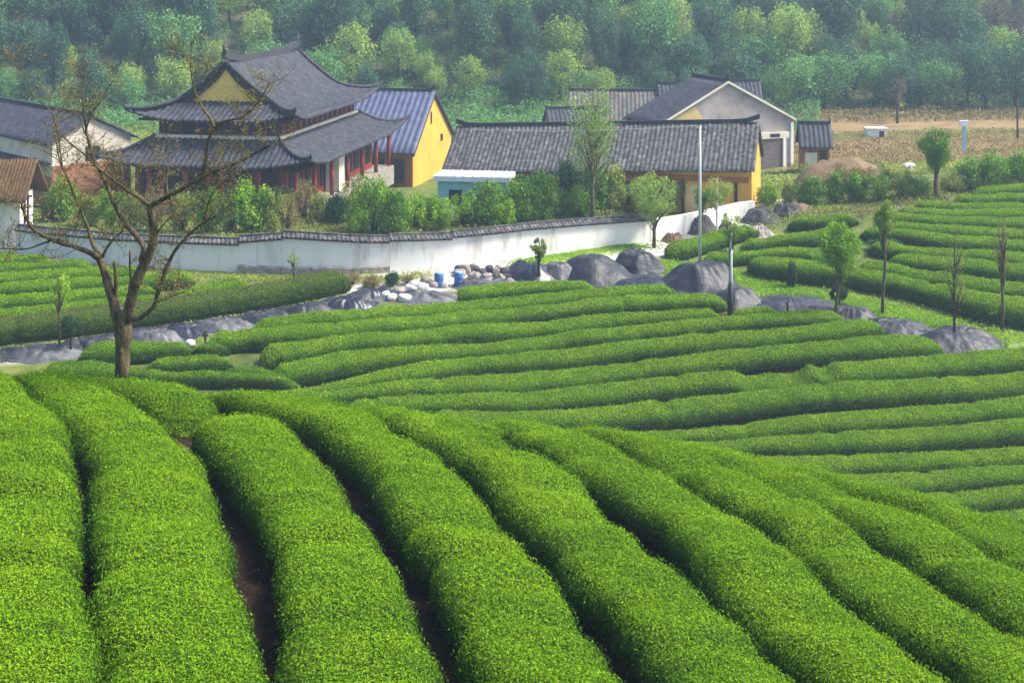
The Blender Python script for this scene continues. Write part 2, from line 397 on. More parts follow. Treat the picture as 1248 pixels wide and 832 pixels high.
# ------------------------------------------------------------------ tea hedges
def resample(P, step):
    P = np.asarray(P, float)
    # Catmull-Rom then arc-length resample
    Q = np.vstack([2 * P[0] - P[1], P, 2 * P[-1] - P[-2]]); S = []
    for i in range(1, len(Q) - 2):
        t = np.linspace(0, 1, 24, endpoint=False)[:, None]
        a, b, c, d = Q[i-1], Q[i], Q[i+1], Q[i+2]
        S.append(.5 * (2*b + (c-a)*t + (2*a-5*b+4*c-d)*t*t + (3*b-a-3*c+d)*t**3))
    S = np.vstack(S + [P[-1:]])
    d = np.r_[0, np.cumsum(np.linalg.norm(np.diff(S, axis=0), axis=1))]
    n = max(4, int(d[-1] / step) + 1)
    q = np.linspace(0, d[-1], n)
    return np.stack([np.interp(q, d, S[:, k]) for k in range(S.shape[1])], 1), q
_hid = [0]
def hedge(center, half_w, height, label, group, mat='tea_leaf', dens=1.0, leaf=1.0, tint0=0.0, ground_fn=None, ends=(True, True), notch=2.6, rough=1.0, taper_w=None, others=None, flush_shade=.45, dips=()):
    """center: plan polyline (x,y). One hedge = one mesh: woody core plus leaves"""
    _hid[0] += 1; sd = _hid[0] * 7.31
    gf = ground_fn or ground
    P, s = resample(np.asarray(center)[:, :2], .14 if half_w > .6 else .12)
    L = s[-1]
    T = np.gradient(P, axis=0); T /= np.linalg.norm(T, axis=1, keepdims=True) + 1e-9
    R = np.stack([T[:, 1], -T[:, 0]], 1)
    w = half_w * (1 + .09 * rough * vnoise(s / 1.4, sd) + .06 * rough * vnoise(s / .45, sd + 3))
    h = height * (1 + .10 * rough * vnoise(s / 1.7, sd + 9) + .05 * rough * vnoise(s / .5, sd + 5))
    if others:
        dmin = np.full(len(s), 9.0)
        for oc in others: dmin = np.minimum(dmin, seg_dist(P[:, 0], P[:, 1], [tuple(q) for q in oc]))
        lim = np.clip(.415 * dmin, .38, None)
        kk = np.exp(-np.linspace(-2, 2, 31)**2); kk /= kk.sum()
        lim = np.convolve(np.pad(np.minimum(lim, half_w), 15, mode='edge'), kk, 'valid')
        w = w * lim / half_w; h = h * (.55 + .45 * lim / half_w)
    if taper_w is not None: w = w * np.interp(s / L, [0, 1], taper_w)
    side = .10 * rough * vnoise(s / 2.1, sd + 13)
    q = random.uniform(.5, 2)
    while q < L and notch:
        g = np.exp(-((s - q) / random.uniform(.16, .34))**2); dp = random.uniform(.06, .24) * rough
        h *= 1 - dp * g; w *= 1 - .8 * dp * g
        q += random.uniform(.55, 1.5) * notch
    for dx, dy, dw, dd in dips: h = h * (1 - dd * np.exp(-(((P[:, 0] - dx)**2 + (P[:, 1] - dy)**2) / dw**2)**2))
    e = np.ones_like(s)
    if ends[0]: e *= np.clip(s / (half_w * .8), 0, 1)**.45
    if ends[1]: e *= np.clip((L - s) / (half_w * .8), 0, 1)**.45
    w = w * np.maximum(e, .12); h = h * np.maximum(e, .10)
    nth = 19
    th = np.linspace(math.pi, 0, nth); c, sn = np.cos(th), np.sin(th); ex = .55
    prof_x = np.sign(c) * np.abs(c)**ex; prof_z = np.abs(sn)**ex
    und = 1 - .22 * np.clip(1 - prof_z / .35, 0, 1)           # hedge feet tuck in
    off = (w[:, None] * (prof_x * und)[None]) + side[:, None]
    XY = P[:, None, :] + R[:, None, :] * off[..., None]
    Z = gf(XY[..., 0], XY[..., 1]) - .04 + h[:, None] * prof_z[None]
    G = np.concatenate([XY, Z[..., None]], 2)
    nb = fbm(G[..., 0] / .55, G[..., 1] / .55, G[..., 2] / .55 + sd, 2) * .085 * rough + vnoise(G[..., 0] / 1.6, G[..., 1] / 1.6, sd) * .06 * rough
    da = np.gradient(G, axis=0); db = np.gradient(G, axis=1)
    Nn = np.cross(db, da); Nn /= np.linalg.norm(Nn, axis=2, keepdims=True) + 1e-9
    Nn *= np.sign((Nn[:, nth // 2, 2]).mean() + 1e-9)
    G = G + Nn * nb[..., None]
    na = len(s); idx = np.arange(na * nth).reshape(na, nth)
    Fc = np.stack([idx[:-1, :-1], idx[:-1, 1:], idx[1:, 1:], idx[1:, :-1]], -1).reshape(-1, 4)
    # leaves
    a = G[:-1, :-1]; b = G[1:, :-1]; d = G[:-1, 1:]
    area = np.linalg.norm(np.cross(b - a, d - a), axis=2)
    cen = (a + G[1:, 1:]) / 2
    Yc = np.maximum(cen[..., 1], 7)
    lsz = np.maximum(.037, .00115 * Yc) * leaf
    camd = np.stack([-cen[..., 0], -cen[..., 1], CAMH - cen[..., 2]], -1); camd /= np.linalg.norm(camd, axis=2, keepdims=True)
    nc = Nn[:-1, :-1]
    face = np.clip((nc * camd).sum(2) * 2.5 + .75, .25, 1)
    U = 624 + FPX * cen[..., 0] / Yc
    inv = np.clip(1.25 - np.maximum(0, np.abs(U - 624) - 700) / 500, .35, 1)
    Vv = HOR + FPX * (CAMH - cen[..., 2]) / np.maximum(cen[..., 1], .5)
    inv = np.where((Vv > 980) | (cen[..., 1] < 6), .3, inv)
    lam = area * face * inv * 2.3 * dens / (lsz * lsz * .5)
    k = rng.poisson(lam.ravel()); ids = np.repeat(np.arange(lam.size), k)
    i, j = np.divmod(ids, nth - 1); fi, fj = rng.random(len(ids))[:, None], rng.random(len(ids))[:, None]
    def bl(A): return A[i, j]*(1-fi)*(1-fj) + A[i+1, j]*fi*(1-fj) + A[i, j+1]*(1-fi)*fj + A[i+1, j+1]*fi*fj
    pp = bl(G); pn = bl(Nn); pn /= np.linalg.norm(pn, axis=1, keepdims=True) + 1e-9
    sz = lsz[i, j] * rng.uniform(.7, 1.35, len(ids))
    stick = rng.random(len(ids))
    pp = pp + pn * (rng.uniform(-.02, .035, len(ids)) + .06 * (stick > .91))[:, None]
    # young growth on the plucked top, old leaves below, plus painted shade on sides
    top = np.clip((bl(prof_z[None, :, None] * np.ones((na, 1, 1)))[:, 0] - flush_shade) / (.97 - flush_shade), 0, 1)
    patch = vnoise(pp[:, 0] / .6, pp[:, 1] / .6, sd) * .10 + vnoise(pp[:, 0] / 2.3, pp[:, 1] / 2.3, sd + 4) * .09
    tint = tint0 + (.22 if flush_shade < .5 else .12) + (.42 if flush_shade < .5 else .54) * top + patch + rng.normal(0, .10, len(ids))
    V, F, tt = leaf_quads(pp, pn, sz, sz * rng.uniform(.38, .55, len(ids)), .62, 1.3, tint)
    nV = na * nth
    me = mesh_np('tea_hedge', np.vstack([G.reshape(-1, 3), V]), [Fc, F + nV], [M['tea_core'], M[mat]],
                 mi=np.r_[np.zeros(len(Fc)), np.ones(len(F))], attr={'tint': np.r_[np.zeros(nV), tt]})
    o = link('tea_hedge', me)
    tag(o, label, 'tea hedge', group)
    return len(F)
NL = 0
# --- near slope: right shoulders of the hedges traced in the photograph
ROW = np.array([-.28, 1.0]); ROW /= np.linalg.norm(ROW); RGT = np.array([ROW[1], -ROW[0]])
near_top = lambda x, y: hilltop(x, y) - .16
NEAR = [
 ([(90,832),(86,720),(82,624),(78,565),(66,520),(38,488),(12,462)], 'leftmost bright green tea hedge of the near slope, cut by the left photo edge'),
 ([(290,832),(286,790),(260,700),(243,624),(226,560),(196,525),(142,487),(104,459)], 'bright tea hedge running downhill in front of the bare tree, second from left'),
 ([(525,832),(490,760),(450,670),(420,624),(366,545),(312,505),(272,486)], 'bright tea hedge beginning at a gap below the bare tree, third along the bottom edge'),
 ([(740,832),(668,720),(585,624),(532,560),(460,518),(412,500),(365,485)], 'bright tea hedge at the bottom centre left, fourth along the bottom edge'),
 ([(950,832),(880,760),(790,680),(727,624),(660,565),(620,545),(565,522),(520,505)], 'bright lumpy tea hedge crossing the bottom centre, fifth along the bottom edge'),
 ([(1130,832),(1030,755),(936,672),(879,624),(780,570),(730,540),(690,525)], 'bright tea hedge crossing the lower right centre, sixth along the bottom edge'),
 ([(1330,840),(1248,783),(1165,745),(1040,657),(991,624),(936,600),(860,560)], 'bright tea hedge reaching the lower right corner of the photo'),
 ([(1340,765),(1248,707),(1170,662),(1091,624),(1010,594),(960,577)], 'tea hedge along the brow of the near slope, second from its far right edge'),
 ([(1340,705),(1248,657),(1190,632),(1130,609),(1060,586)], 'last but one tea hedge on the brow of the near slope, at the right edge'),
 ([(1340,663),(1248,625),(1180,607),(1110,590)], 'rearmost tea hedge on the brow of the near slope, at the right edge'),
]
near_c = []
HWN = [.80,.90,.83,.84,.84,.84,.82,.80,.78,.74]
for kk_, (tr, lab) in enumerate(NEAR):
    pts = np.array([ray_hit(near_top, u, v, 7, 33, .04)[:2] for u, v in tr])
    near_c.append((pts - RGT * ([.60,.60,.60,.60,.58,.56,.55,.54,.52,.50][kk_]), lab))
def ext_near(c, lo=9.0, hi=35.0, bend=True):
    """carry a row towards the viewer and on over the brow"""
    c = np.asarray(c); a = c @ ROW
    out = [p for p in c]
    while out[0] @ ROW > lo: out.insert(0, out[0] - ROW * 1.5)
    d = out[-1] - out[-3]; d = d / np.linalg.norm(d)
    while out[-1] @ ROW < hi: out.append(out[-1] + d * 1.2)
    out = np.array(out)
    return out
GN = 'broad tea hedges on the near slope'
for k, (c, lab) in enumerate(near_c):
    if k == 2:
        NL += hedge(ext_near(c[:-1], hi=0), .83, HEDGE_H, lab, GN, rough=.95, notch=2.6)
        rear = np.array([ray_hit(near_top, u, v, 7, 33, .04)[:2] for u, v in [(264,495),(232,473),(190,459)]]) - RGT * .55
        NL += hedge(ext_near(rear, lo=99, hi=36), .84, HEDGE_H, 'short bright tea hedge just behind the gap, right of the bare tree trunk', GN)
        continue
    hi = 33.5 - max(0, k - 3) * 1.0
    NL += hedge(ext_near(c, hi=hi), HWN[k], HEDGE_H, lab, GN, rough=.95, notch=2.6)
# two more rows at the left edge, mostly outside the frame, and the row rounding the brow
NL += hedge(ext_near(near_c[0][0] - RGT * 1.95), .84, HEDGE_H, 'tea hedge only just entering the photo at its far left edge', GN)
NL += hedge(ext_near(near_c[5][0][2:] + RGT * 0 + np.array([0, 0]), lo=99, hi=0) if False else
            np.array([ray_hit(near_top, u, v, 7, 33, .04)[:2] for u, v in [(690,520),(600,505),(530,486),(450,474),(360,468),(300,462)]]) - RGT * .2,
            .70, .75, 'narrow tea hedge along the brow where the near slope drops away, in the photo middle', GN)

# --- lower fields: front foot of each row traced in the photograph (nearest rows last)
def row3(tr, ft=0.0): return np.array([ray_hit(lambda x, y: lower(x, y) + ft, u, v, 40, 240)[:2] for u, v in tr])
def back_normal(B):
    T = np.gradient(B, axis=0); T /= np.linalg.norm(T, axis=1, keepdims=True)
    Nn = np.stack([-T[:, 1], T[:, 0]], 1)
    return Nn * np.sign((Nn[:, 1]).mean())
def field(rows, group, cat_fmt, hw, hh, mat='tea_leaf', tint0=0.0, **kw):
    global NL
    CC = []
    for tr, lab, *o in rows:
        o = o[0] if o else {}
        B = row3(tr, o.get('ft', .38)); w = o.get('hw', hw); h = o.get('hh', hh)
        C = B + back_normal(B) * w * .92
        if o.get('xl'): d = C[0] - C[1]; C = np.vstack([C[0] + d / np.linalg.norm(d) * o['xl'], C])
        if tr[-1][0] > 1200: d = C[-1] - C[-2]; C = np.vstack([C, C[-1] + d / np.linalg.norm(d) * 4.0])
        CC.append((C, w, h, lab, o))
    for i, (C, w, h, lab, o) in enumerate(CC):
        NL += hedge(C, w, h, lab, group, mat=o.get('mat', mat), tint0=o.get('tint0', tint0), rough=o.get('rough', .55), ends=o.get('ends', (True, True)), notch=o.get('notch', 8.0), dens=.95, flush_shade=.62, dips=o.get('dips', ()), others=[q[0][:, :2] for j, q in enumerate(CC) if j != i])
MID = [
 ([(563,364),(608,358),(660,355),(728,353)], 'short tea hedge at the top of the middle field, right below the dark tarps'),
 ([(306,407),(375,399),(500,389),(600,381),(655,376),(712,369),(812,361),(832,359)], 'long tea hedge along the top of the middle field, first full row below the stones'),
 ([(250,425),(300,422),(350,419),(500,405),(562,399),(655,391),(717,384),(812,377),(890,374)], 'long tea hedge of the middle field, second full row below the tarps'),
 ([(330,447),(360,439),(500,422),(587,416),(715,405),(812,396),(885,389)], 'long tea hedge of the middle field, third full row below the tarps'),
 ([(893,386),(920,384),(953,382)], 'very short tea hedge just right of the thin dark post, by the tarps'),
 ([(372,463),(425,453),(500,444),(575,439),(685,426),(750,420),(812,412),(880,406),(1005,396),(1038,394)], 'long tea hedge of the middle field ending below the green young tree'),
 ([(415,482),(445,476),(510,466),(607,454),(725,444),(812,434),(905,426),(1005,418),(1088,408)], 'long tea hedge of the middle field ending at the tarp heaps on the right'),
 ([(500,486),(545,484),(620,481),(700,474),(812,461),(905,450),(1005,440),(1092,434),(1158,430)], 'long tea hedge of the middle field ending below the rightmost tarp heap'),
 ([(560,503),(620,503),(675,501),(775,490),(855,481),(930,477),(1005,469),(1092,464),(1180,456),(1262,449)], 'long tea hedge of the middle field dipping at a dark ragged notch with pale shoots'),
 ([(690,524),(775,519),(836,515),(905,506),(1005,497),(1092,491),(1180,486),(1265,480)], 'long tea hedge directly below the one with the ragged notch'),
 ([(800,545),(886,541),(936,537),(1036,529),(1100,524),(1161,520),(1268,508)], 'tea hedge of the middle field, second below the one with the ragged notch'),
 ([(900,558),(975,556),(1071,552),(1161,545),(1268,535)], 'tea hedge of the middle field, third below the one with the ragged notch'),
 ([(990,582),(1060,580),(1136,577),(1268,570)], 'tea hedge meeting the brow of the near slope, fourth below the ragged notch'),
 ([(1080,604),(1150,600),(1268,592)], 'short tea hedge at the right edge, next to last above the near slope'),
 ([(1150,630),(1200,624),(1268,616)], 'short tea hedge at the right edge, lowest one showing above the near slope'),
 ([(1190,652),(1230,648),(1290,640)], 'sliver of tea hedge at the right edge, half hidden by the near slope brow'),
 ([(1215,676),(1250,670),(1300,660)], 'last scrap of tea hedge at the right edge, almost hidden by the near slope'),
]
MIDO = {0: dict(hw=.8, hh=.6), 4: dict(hw=.7, hh=.6), 1: dict(hw=.95, hh=.75), 5: dict(xl=1.5), 6: dict(xl=4), 7: dict(xl=5), 8: dict(xl=5, dips=[(*on_low(962, 468)[:2], .75, .5), (*on_low(918, 470)[:2], .8, .42), (*on_low(1004, 464)[:2], .5, .4), (*on_low(940, 470)[:2], .4, .3)]), 9: dict(xl=6), 10: dict(xl=6), 11: dict(xl=7), 12: dict(xl=7), 13: dict(xl=7), 14: dict(xl=6)}
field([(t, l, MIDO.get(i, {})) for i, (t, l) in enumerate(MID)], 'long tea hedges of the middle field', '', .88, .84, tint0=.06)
SL = [
 ([(90,442),(160,438),(200,435),(238,431)], 'short dark tea hedge directly right of the bare tree trunk, below the tarp strip'),
 ([(170,455),(225,453),(260,450),(288,446)], 'short tea hedge right of the bare tree, second below the tarp strip'),
 ([(262,458),(300,464),(335,464)], 'short tea hedge right of the bare tree, third below the tarp strip'),
 ([(160,470),(230,470),(300,472),(360,476)], 'tea hedge half hidden just behind the brow, right of the bare tree trunk'),
 ([(40,466),(90,464),(150,466),(200,470)], 'tea hedge just behind the brow on both sides of the bare tree foot'),
 ([(226,430),(250,432),(285,428)], 'small dark tea bush row at the left tip of the long middle rows'),
]
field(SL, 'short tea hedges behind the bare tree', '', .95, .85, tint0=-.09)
LEFT = [
 ([(-30,326),(0,325),(62,322)], 'rearmost tea hedge of the left field, below the grey yard'),
 ([(-30,338),(0,336),(65,331),(110,330)], 'tea hedge of the left field, second row from the white wall'),
 ([(-30,350),(0,348),(70,343),(135,340),(180,338)], 'tea hedge of the left field, third row from the white wall'),
 ([(-30,363),(0,361),(60,357),(130,352),(200,347),(240,343)], 'tea hedge of the left field, fourth row from the white wall'),
 ([(-30,378),(0,377),(60,373),(130,366),(195,358)], 'tea hedge of the left field, fifth row from the white wall'),
 ([(205,369),(260,361),(312,352)], 'tea hedge piece behind the low right branch of the bare tree'),
 ([(-30,398),(0,396),(60,390),(100,385),(180,374),(208,369)], 'tea hedge of the left field, next to last above the tarp strip'),
]
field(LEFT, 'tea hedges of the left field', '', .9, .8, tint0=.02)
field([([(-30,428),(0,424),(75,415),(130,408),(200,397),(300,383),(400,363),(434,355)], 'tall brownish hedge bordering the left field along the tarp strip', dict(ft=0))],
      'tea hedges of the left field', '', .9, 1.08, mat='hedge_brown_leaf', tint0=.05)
RIGHT = [
 ([(1190,237),(1268,231)], 'topmost tea hedge of the right field, at the photo edge'),
 ([(1165,246),(1200,246),(1268,245)], 'tea hedge of the right field, second from its top'),
 ([(1108,252),(1150,255),(1186,257),(1268,257)], 'tea hedge of the right field, third from its top'),
 ([(1085,262),(1130,265),(1161,267),(1268,268)], 'tea hedge of the right field, fourth from its top'),
 ([(1070,269),(1098,272),(1161,277),(1268,281)], 'tea hedge of the right field, fifth from its top'),
 ([(1056,279),(1098,282),(1156,288),(1268,294)], 'tea hedge of the right field, sixth from its top'),
 ([(1040,288),(1098,292),(1161,300),(1268,308)], 'tea hedge of the right field, seventh from its top'),
 ([(1050,303),(1091,311),(1161,317),(1268,325)], 'tea hedge of the right field with a dark blunt left end'),
 ([(1075,321),(1111,326),(1161,331),(1268,341)], 'tea hedge of the right field, fourth up from the tarp heaps'),
 ([(1035,330),(1080,337),(1111,345),(1186,357),(1268,366)], 'tea hedge of the right field, second up from the tarp heaps'),
 ([(900,331),(918,339),(960,346),(1012,352),(1036,357),(1086,367),(1148,382),(1206,397),(1268,404)], 'lowest and longest tea hedge of the right field, along the grass verge'),
 ([(905,304),(947,300),(995,294),(1040,282)], 'tea hedge in the upper left corner of the right field'),
 ([(862,322),(905,318),(950,315),(1003,320)], 'tea hedge behind the leaning young green tree, right field'),
 ([(830,312),(862,302),(900,290),(930,284)], 'small tea hedge behind the tall white pole'),
 ([(955,276),(1000,276),(1050,269)], 'tea hedge by the grey heaps at the left tip of the right field'),
]
RO = {10: dict(hw=1.15, hh=1.05, ft=0), 0: dict(hw=.8, hh=.6), 1: dict(hw=.8, hh=.65), 2: dict(hw=.8, hh=.65)}
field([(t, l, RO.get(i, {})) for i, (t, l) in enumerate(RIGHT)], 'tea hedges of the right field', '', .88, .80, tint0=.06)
print('hedge leaves', NL)
# ------------------------------------------------------------------ buildings
def slope_grid(half, lim, prof, spacing=.42, nb=14, lift=0.0, flare=0.0, rib=.085, b1=1.0, liftfrom=.55):
    """one roof slope in (along, out, z): tile rolls run straight up the slope and are cut by the hips"""
    n = max(2, int(round(2 * half / spacing)))
    cols, hgt = [], []
    for i in range(n):
        c0 = -half + 2 * half * i / n; dc = 2 * half / n
        for fr, hh in ((0, 0), (.22, .1), (.36, .85), (.5, 1), (.64, .85), (.78, .1)):
            cols.append(c0 + fr * dc); hgt.append(hh * rib)
    cols.append(half); hgt.append(0)
    cols = np.array(cols)[:, None]; hgt = np.array(hgt)[:, None]
    b = np.linspace(0, b1, nb)[None]
    out, z = prof(b); L = lim(b)
    al = np.clip(cols, -L, L)
    k = np.clip((np.abs(al) / half - liftfrom) / (1 - liftfrom), 0, 1)**2.2 * np.clip(1 - b / .6, 0, 1)**1.2
    return al + flare * k * np.sign(al), out + flare * k, z + lift * k + hgt * np.ones_like(b) + .012 * vnoise(cols * 2.1, b * 9)
def put(mb, al, out, z, axis, sg, thick=.12):
    if axis == 'y': G = np.stack([sg * out, al, z], -1)
    else: G = np.stack([al, sg * out, z], -1)
    mb.grid(G, True, thick)
def ridge_curve(mb, pts, r=.16, lift=None):
    mb.tube(pts, r, 6)

def temple():
    A = math.radians(-10.97); c = (-19.45, 111.25)
    z0 = gz(*c)
    T = empty('temple_hall', (c[0], c[1], 0), A)
    tag(T, 'large temple hall with dark two-tier upturned roofs and a yellow gable', 'temple')
    # stone terrace and ground-floor walls
    m = MB(); m.box(-7.2, 7.2, -12, 12, -1.2, .35); m.build('terrace', M['stone'], T)
    m = MB(); m.box(-5.7, 5.7, -10.5, 10.5, .35, 4.2); m.build('wall', M['wood_red'], T)
    m = MB()
    for i in range(12):                                     # dark lattice bays down both long sides and the front
        y = -10.0 + i * 1.7
        for sx in (-1, 1): m.box(min(sx*5.7, sx*5.78), max(sx*5.7, sx*5.78), y, y + 1.15, .9, 3.2)
    for i in range(6):
        x = -5.2 + i * 1.8; m.box(x, x + 1.3, -10.58, -10.5, .9, 3.2)
    lat = m.build('lattice_panel', M['wood_dark'], T)
    for i in range(7):                                      # veranda posts
        y = -11.6 + i * 3.87
        for sx in (-1, 1):
            p = MB(); p.tube([(sx*6.85, y, .3), (sx*6.85, y, 3.5)], .17, 10); p.build('column', M['wood_red'], T)
    for i in range(1, 5):
        p = MB(); p.tube([(-6.85 + i*2.74, -11.6, .3), (-6.85 + i*2.74, -11.6, 3.5)], .17, 10); p.build('column', M['wood_red'], T)
    p = MB(); p.box(5.82, 6.9, -2.2, -.9, .3, 3.6); o = p.build('pier', M['cream'], T); o['label'] = 'white plastered pier between the red bays'
    # lower roof
    m = MB()
    pr = lambda b, e, w, zb, zt, q: (e + (w - e) * b, zb + (zt - zb) * b**q)
    for sg in (-1, 1):
        put(m, *slope_grid(12.4, lambda b: 12.4 - 3.0*b, lambda b: pr(b, 7.95, 4.68, 3.5, 5.15, 1.25), lift=.8, flare=.3, nb=9, liftfrom=.55), 'y', sg)
        put(m, *slope_grid(7.95, lambda b: 7.95 - 3.27*b, lambda b: pr(b, 12.4, 9.4, 3.5, 5.15, 1.25), lift=.8, flare=.3, nb=9, liftfrom=.4), 'x', sg)
    lr = m.build('lower_roof', M['tile'], T)
    m = MB(); m.box(-4.82, 4.82, -9.5, 9.5, 5.02, 5.32); o = m.build('flashing', M['cream'], T)
    m = MB()
    for sx in (-1, 1):
        for sy in (-1, 1):
            pts = []
            for b in np.linspace(1, 0, 9):
                k = max(0, 1 - b / .6)**1.2 * max(0, (1 - .3*b - .5) / .5)**2.2
                pts.append((sx * (7.95 - 3.27*b + .3*k), sy * (12.4 - 3*b + .3*k), 3.5 + 1.65*b**1.25 + .8*k + .12))
            pts.append((pts[-1][0] + sx*.08, pts[-1][1] + sy*.12, pts[-1][2] + .3))
            m = MB(); m.tube(pts, [.14]*9 + [.04], 7); m.build('hip_ridge', M['ridge'], lr)
    # rafters and brackets under both eaves
    for zz, hx, hy, nm in ((3.42, 7.2, 12.0, 'lower'), (6.46, 5.75, 10.0, 'upper')):
        m = MB()
        n = int(2*hy / .45)
        for i in range(n):
            y = -hy + .2 + i * .45
            for sx in (-1, 1): m.box(min(sx*(hx-1.3), sx*hx), max(sx*(hx-1.3), sx*hx), y, y + .13, zz - .12, zz + .04)
        n = int(2*hx / .45)
        for i in range(n):
            x = -hx + .2 + i * .45
            m.box(x, x + .13, -hy, -hy + 1.3, zz - .12, zz + .04)
        m.build('rafters', M['wood_dark'], T)
    # upper storey
    m = MB(); m.box(-4.6, 4.6, -8.9, 8.9, 5.2, 6.95); up = m.build('upper_wall', M['wood_dark'], T)
    m = MB()
    for i in range(14):
        y = -8.5 + i * 1.24; m = MB(); m.box(4.6, 4.68, y, y + .5, 5.45, 6.3); m.build('shutter', M['wood_red'], up)
    for i in range(7):
        x = -4.3 + i * 1.3; m = MB(); m.box(x, x + .16, -8.97, -8.9, 5.4, 6.4); m.build('post', M['wood_red'], up)
    # upper roof: long slopes up to the ridge, short skirts under the gables
    E = 6.1; zb, zt = 6.45, 10.45
    prof = lambda b: (E * (1 - b), zb + (zt - zb) * (.45 * b + .55 * b**1.9))
    bg = .40
    xg, zg = prof(bg)
    m = MB()
    for sg in (-1, 1):
        put(m, *slope_grid(10.4, lambda b: np.where(b < bg, 10.4 - (10.4 - 7.75) * b / bg, 7.75), prof, lift=.8, flare=.3, nb=21, liftfrom=.55), 'y', sg)
        put(m, *slope_grid(E, lambda b: E + (xg - E) * b, lambda b: (10.4 - 2.95 * b, zb + (zg - zb) * b**1.2), lift=.8, flare=.3, nb=9, liftfrom=.4), 'x', sg)
    ur = m.build('upper_roof', M['tile'], T)
    m = MB()
    for sx in (-1, 1):
        for sy in (-1, 1):
            pts = [(sx * prof(b)[0], sy * 7.72, prof(b)[1] + .14) for b in np.linspace(.97, bg, 9)]
            for b in np.linspace(bg * .85, 0, 7):
                k = max(0, 1 - b / .6)**1.2 * max(0, (1 - .25*b/bg - .5) / .5)**2.2
                pts.append((sx * (prof(b)[0] + .3*k), sy * (10.4 - 2.65 * b / bg + .3*k), prof(b)[1] + .8*k + .12))
            pts.append((pts[-1][0] + sx*.1, pts[-1][1] + sy*.12, pts[-1][2] + .32))
            m = MB(); m.tube(pts, [.15]*(len(pts)-1) + [.04], 7); m.build('hip_ridge', M['ridge'], ur)
    m = MB()
    ys = np.linspace(-7.9, 7.9, 25)
    lift = lambda y: .5 * (abs(y) / 7.9)**3
    G = []
    for y in ys: G.append([(-.17, y, 10.25 + lift(y)), (-.17, y, 10.72 + lift(y)), (.17, y, 10.72 + lift(y)), (.17, y, 10.25 + lift(y))])
    G = np.array(G); m.grid(G, False)
    for yy in (-7.9, 7.9): m.box(-.17, .17, yy - .02, yy + .02, 10.25 + lift(yy), 10.72 + lift(yy))
    for sy in (-1, 1):
        m.tube([(0, sy*7.6, 11.05), (0, sy*7.85, 11.4), (0, sy*7.95, 11.7), (0, sy*7.8, 12.0)], [.2, .15, .09, .03], 7)
        m.tube([(0, sy*7.85, 11.35), (0, sy*8.1, 11.6)], [.08, .03], 6)
    m.build('main_ridge', M['ridge'], ur)
    # yellow gables with dark barge boards
    for sy in (-1, 1):
        bs = np.linspace(bg, 1, 12)
        R = [(prof(b)[0], prof(b)[1] - .18) for b in bs]
        poly = [(-x, z) for x, z in R] + [(x, z) for x, z in R[::-1][1:]]
        m = MB(); y0 = sy * 7.42; m.prism(poly, 'y', min(y0, y0 - sy*.2), max(y0, y0 - sy*.2)); g = m.build('gable', M['yellow_gable'], T)
        m = MB()
        for sx in (-1, 1):
            P1 = [(sx * prof(b)[0], prof(b)[1] - .10) for b in bs]
            P2 = [(sx * prof(b)[0] * (1 - .0) - sx * .25 * min(1, prof(b)[0]), prof(b)[1] - .46) for b in bs]
            for y in (sy*7.64, sy*7.52):
                pass
            G = np.array([[(p[0], sy*7.6, p[1]), (q[0], sy*7.6, q[1])] for p, q in zip(P1, P2)])
            m.grid(G, False)
            G2 = G.copy(); G2[..., 1] = sy*7.5; m.grid(G2, False)
            G3 = np.array([[(q[0], sy*7.6, q[1]), (q[0], sy*7.5, q[1])] for q in P2]); m.grid(G3, False)
        m.build('barge_board', M['wood_dark'], g)
    return T
temple()

def gabled_house(name, label, centre, ang, hl, hd, eave, ridge, base, wall, roof, skew=0.0, over=.45, end_over=.25, rib=.4, ribh=.08, curl=.25, cat='house', ridge_mat='ridge', sag=.0, hl2=None, thick=.1):
    """ridge runs along local x; returns root, wall part, roof part"""
    T = empty(name, (centre[0], centre[1], 0), math.radians(ang)); tag(T, label, cat)
    sk = lambda x: skew * x
    m = MB()
    P = []
    for x in (-hl, hl):
        P += [(x, -hd, base), (x, hd, base), (x, hd, eave + sk(x)), (x, 0, ridge - .12 + sk(x)), (x, -hd, eave + sk(x))]
    m.add(P, [(0,1,2,3,4), (5,9,8,7,6), (0,4,9,5), (1,6,7,2), (4,3,8,9), (2,7,8,3)])
    W = m.build('wall', M[wall], T)
    m = MB()
    L = hl + end_over; sl = (ridge - eave) / hd
    for sg in (-1, 1):
        al, out, z = slope_grid(L, lambda b: L + 0*b, lambda b: ((hd + over) * (1 - b), eave + .1 - sl * over + (ridge - eave + sl * over) * (b - sag * np.sin(b * math.pi))), rib, 9, 0, 0, ribh)
        z = z + sk(al) - .04 * vnoise(al / 3.0, out, 1.7)
        put(m, al, out, z, 'x', sg, thick)
    R = m.build('roof', M[roof], T)
    m = MB(); G = []
    for x in np.linspace(-L, L, 25):
        k = curl * max(0, (abs(x) / L - .86) / .14)**2
        z = ridge + sk(x)
        G.append([(x, -.13, z - .02 + k), (x, -.11, z + .32 + k), (x, .11, z + .32 + k), (x, .13, z - .02 + k)])
    G = np.array(G); m.grid(G, False)
    for q in (G[0], G[-1]): m.add(q, [(0, 1, 2, 3)])
    m.build('ridge', M[ridge_mat], R)
    return T, W, R
def verge(T, W, hl, hd, eave, ridge, mat, side=1, wdt=.22, over=.5):
    m = MB(); x0, x1 = (hl + .01, hl + .3) if side > 0 else (-hl - .3, -hl - .01)
    sl = (ridge - eave) / hd
    for sg in (-1, 1):
        P = [(sg*(hd+over), eave + .08 - sl*over), (0, ridge + .08), (0, ridge + .08 - wdt), (sg*(hd+over), eave + .08 - sl*over - wdt)]
        m.prism(P, 'x', x0, x1)
    return m.build('verge', M[mat], T)

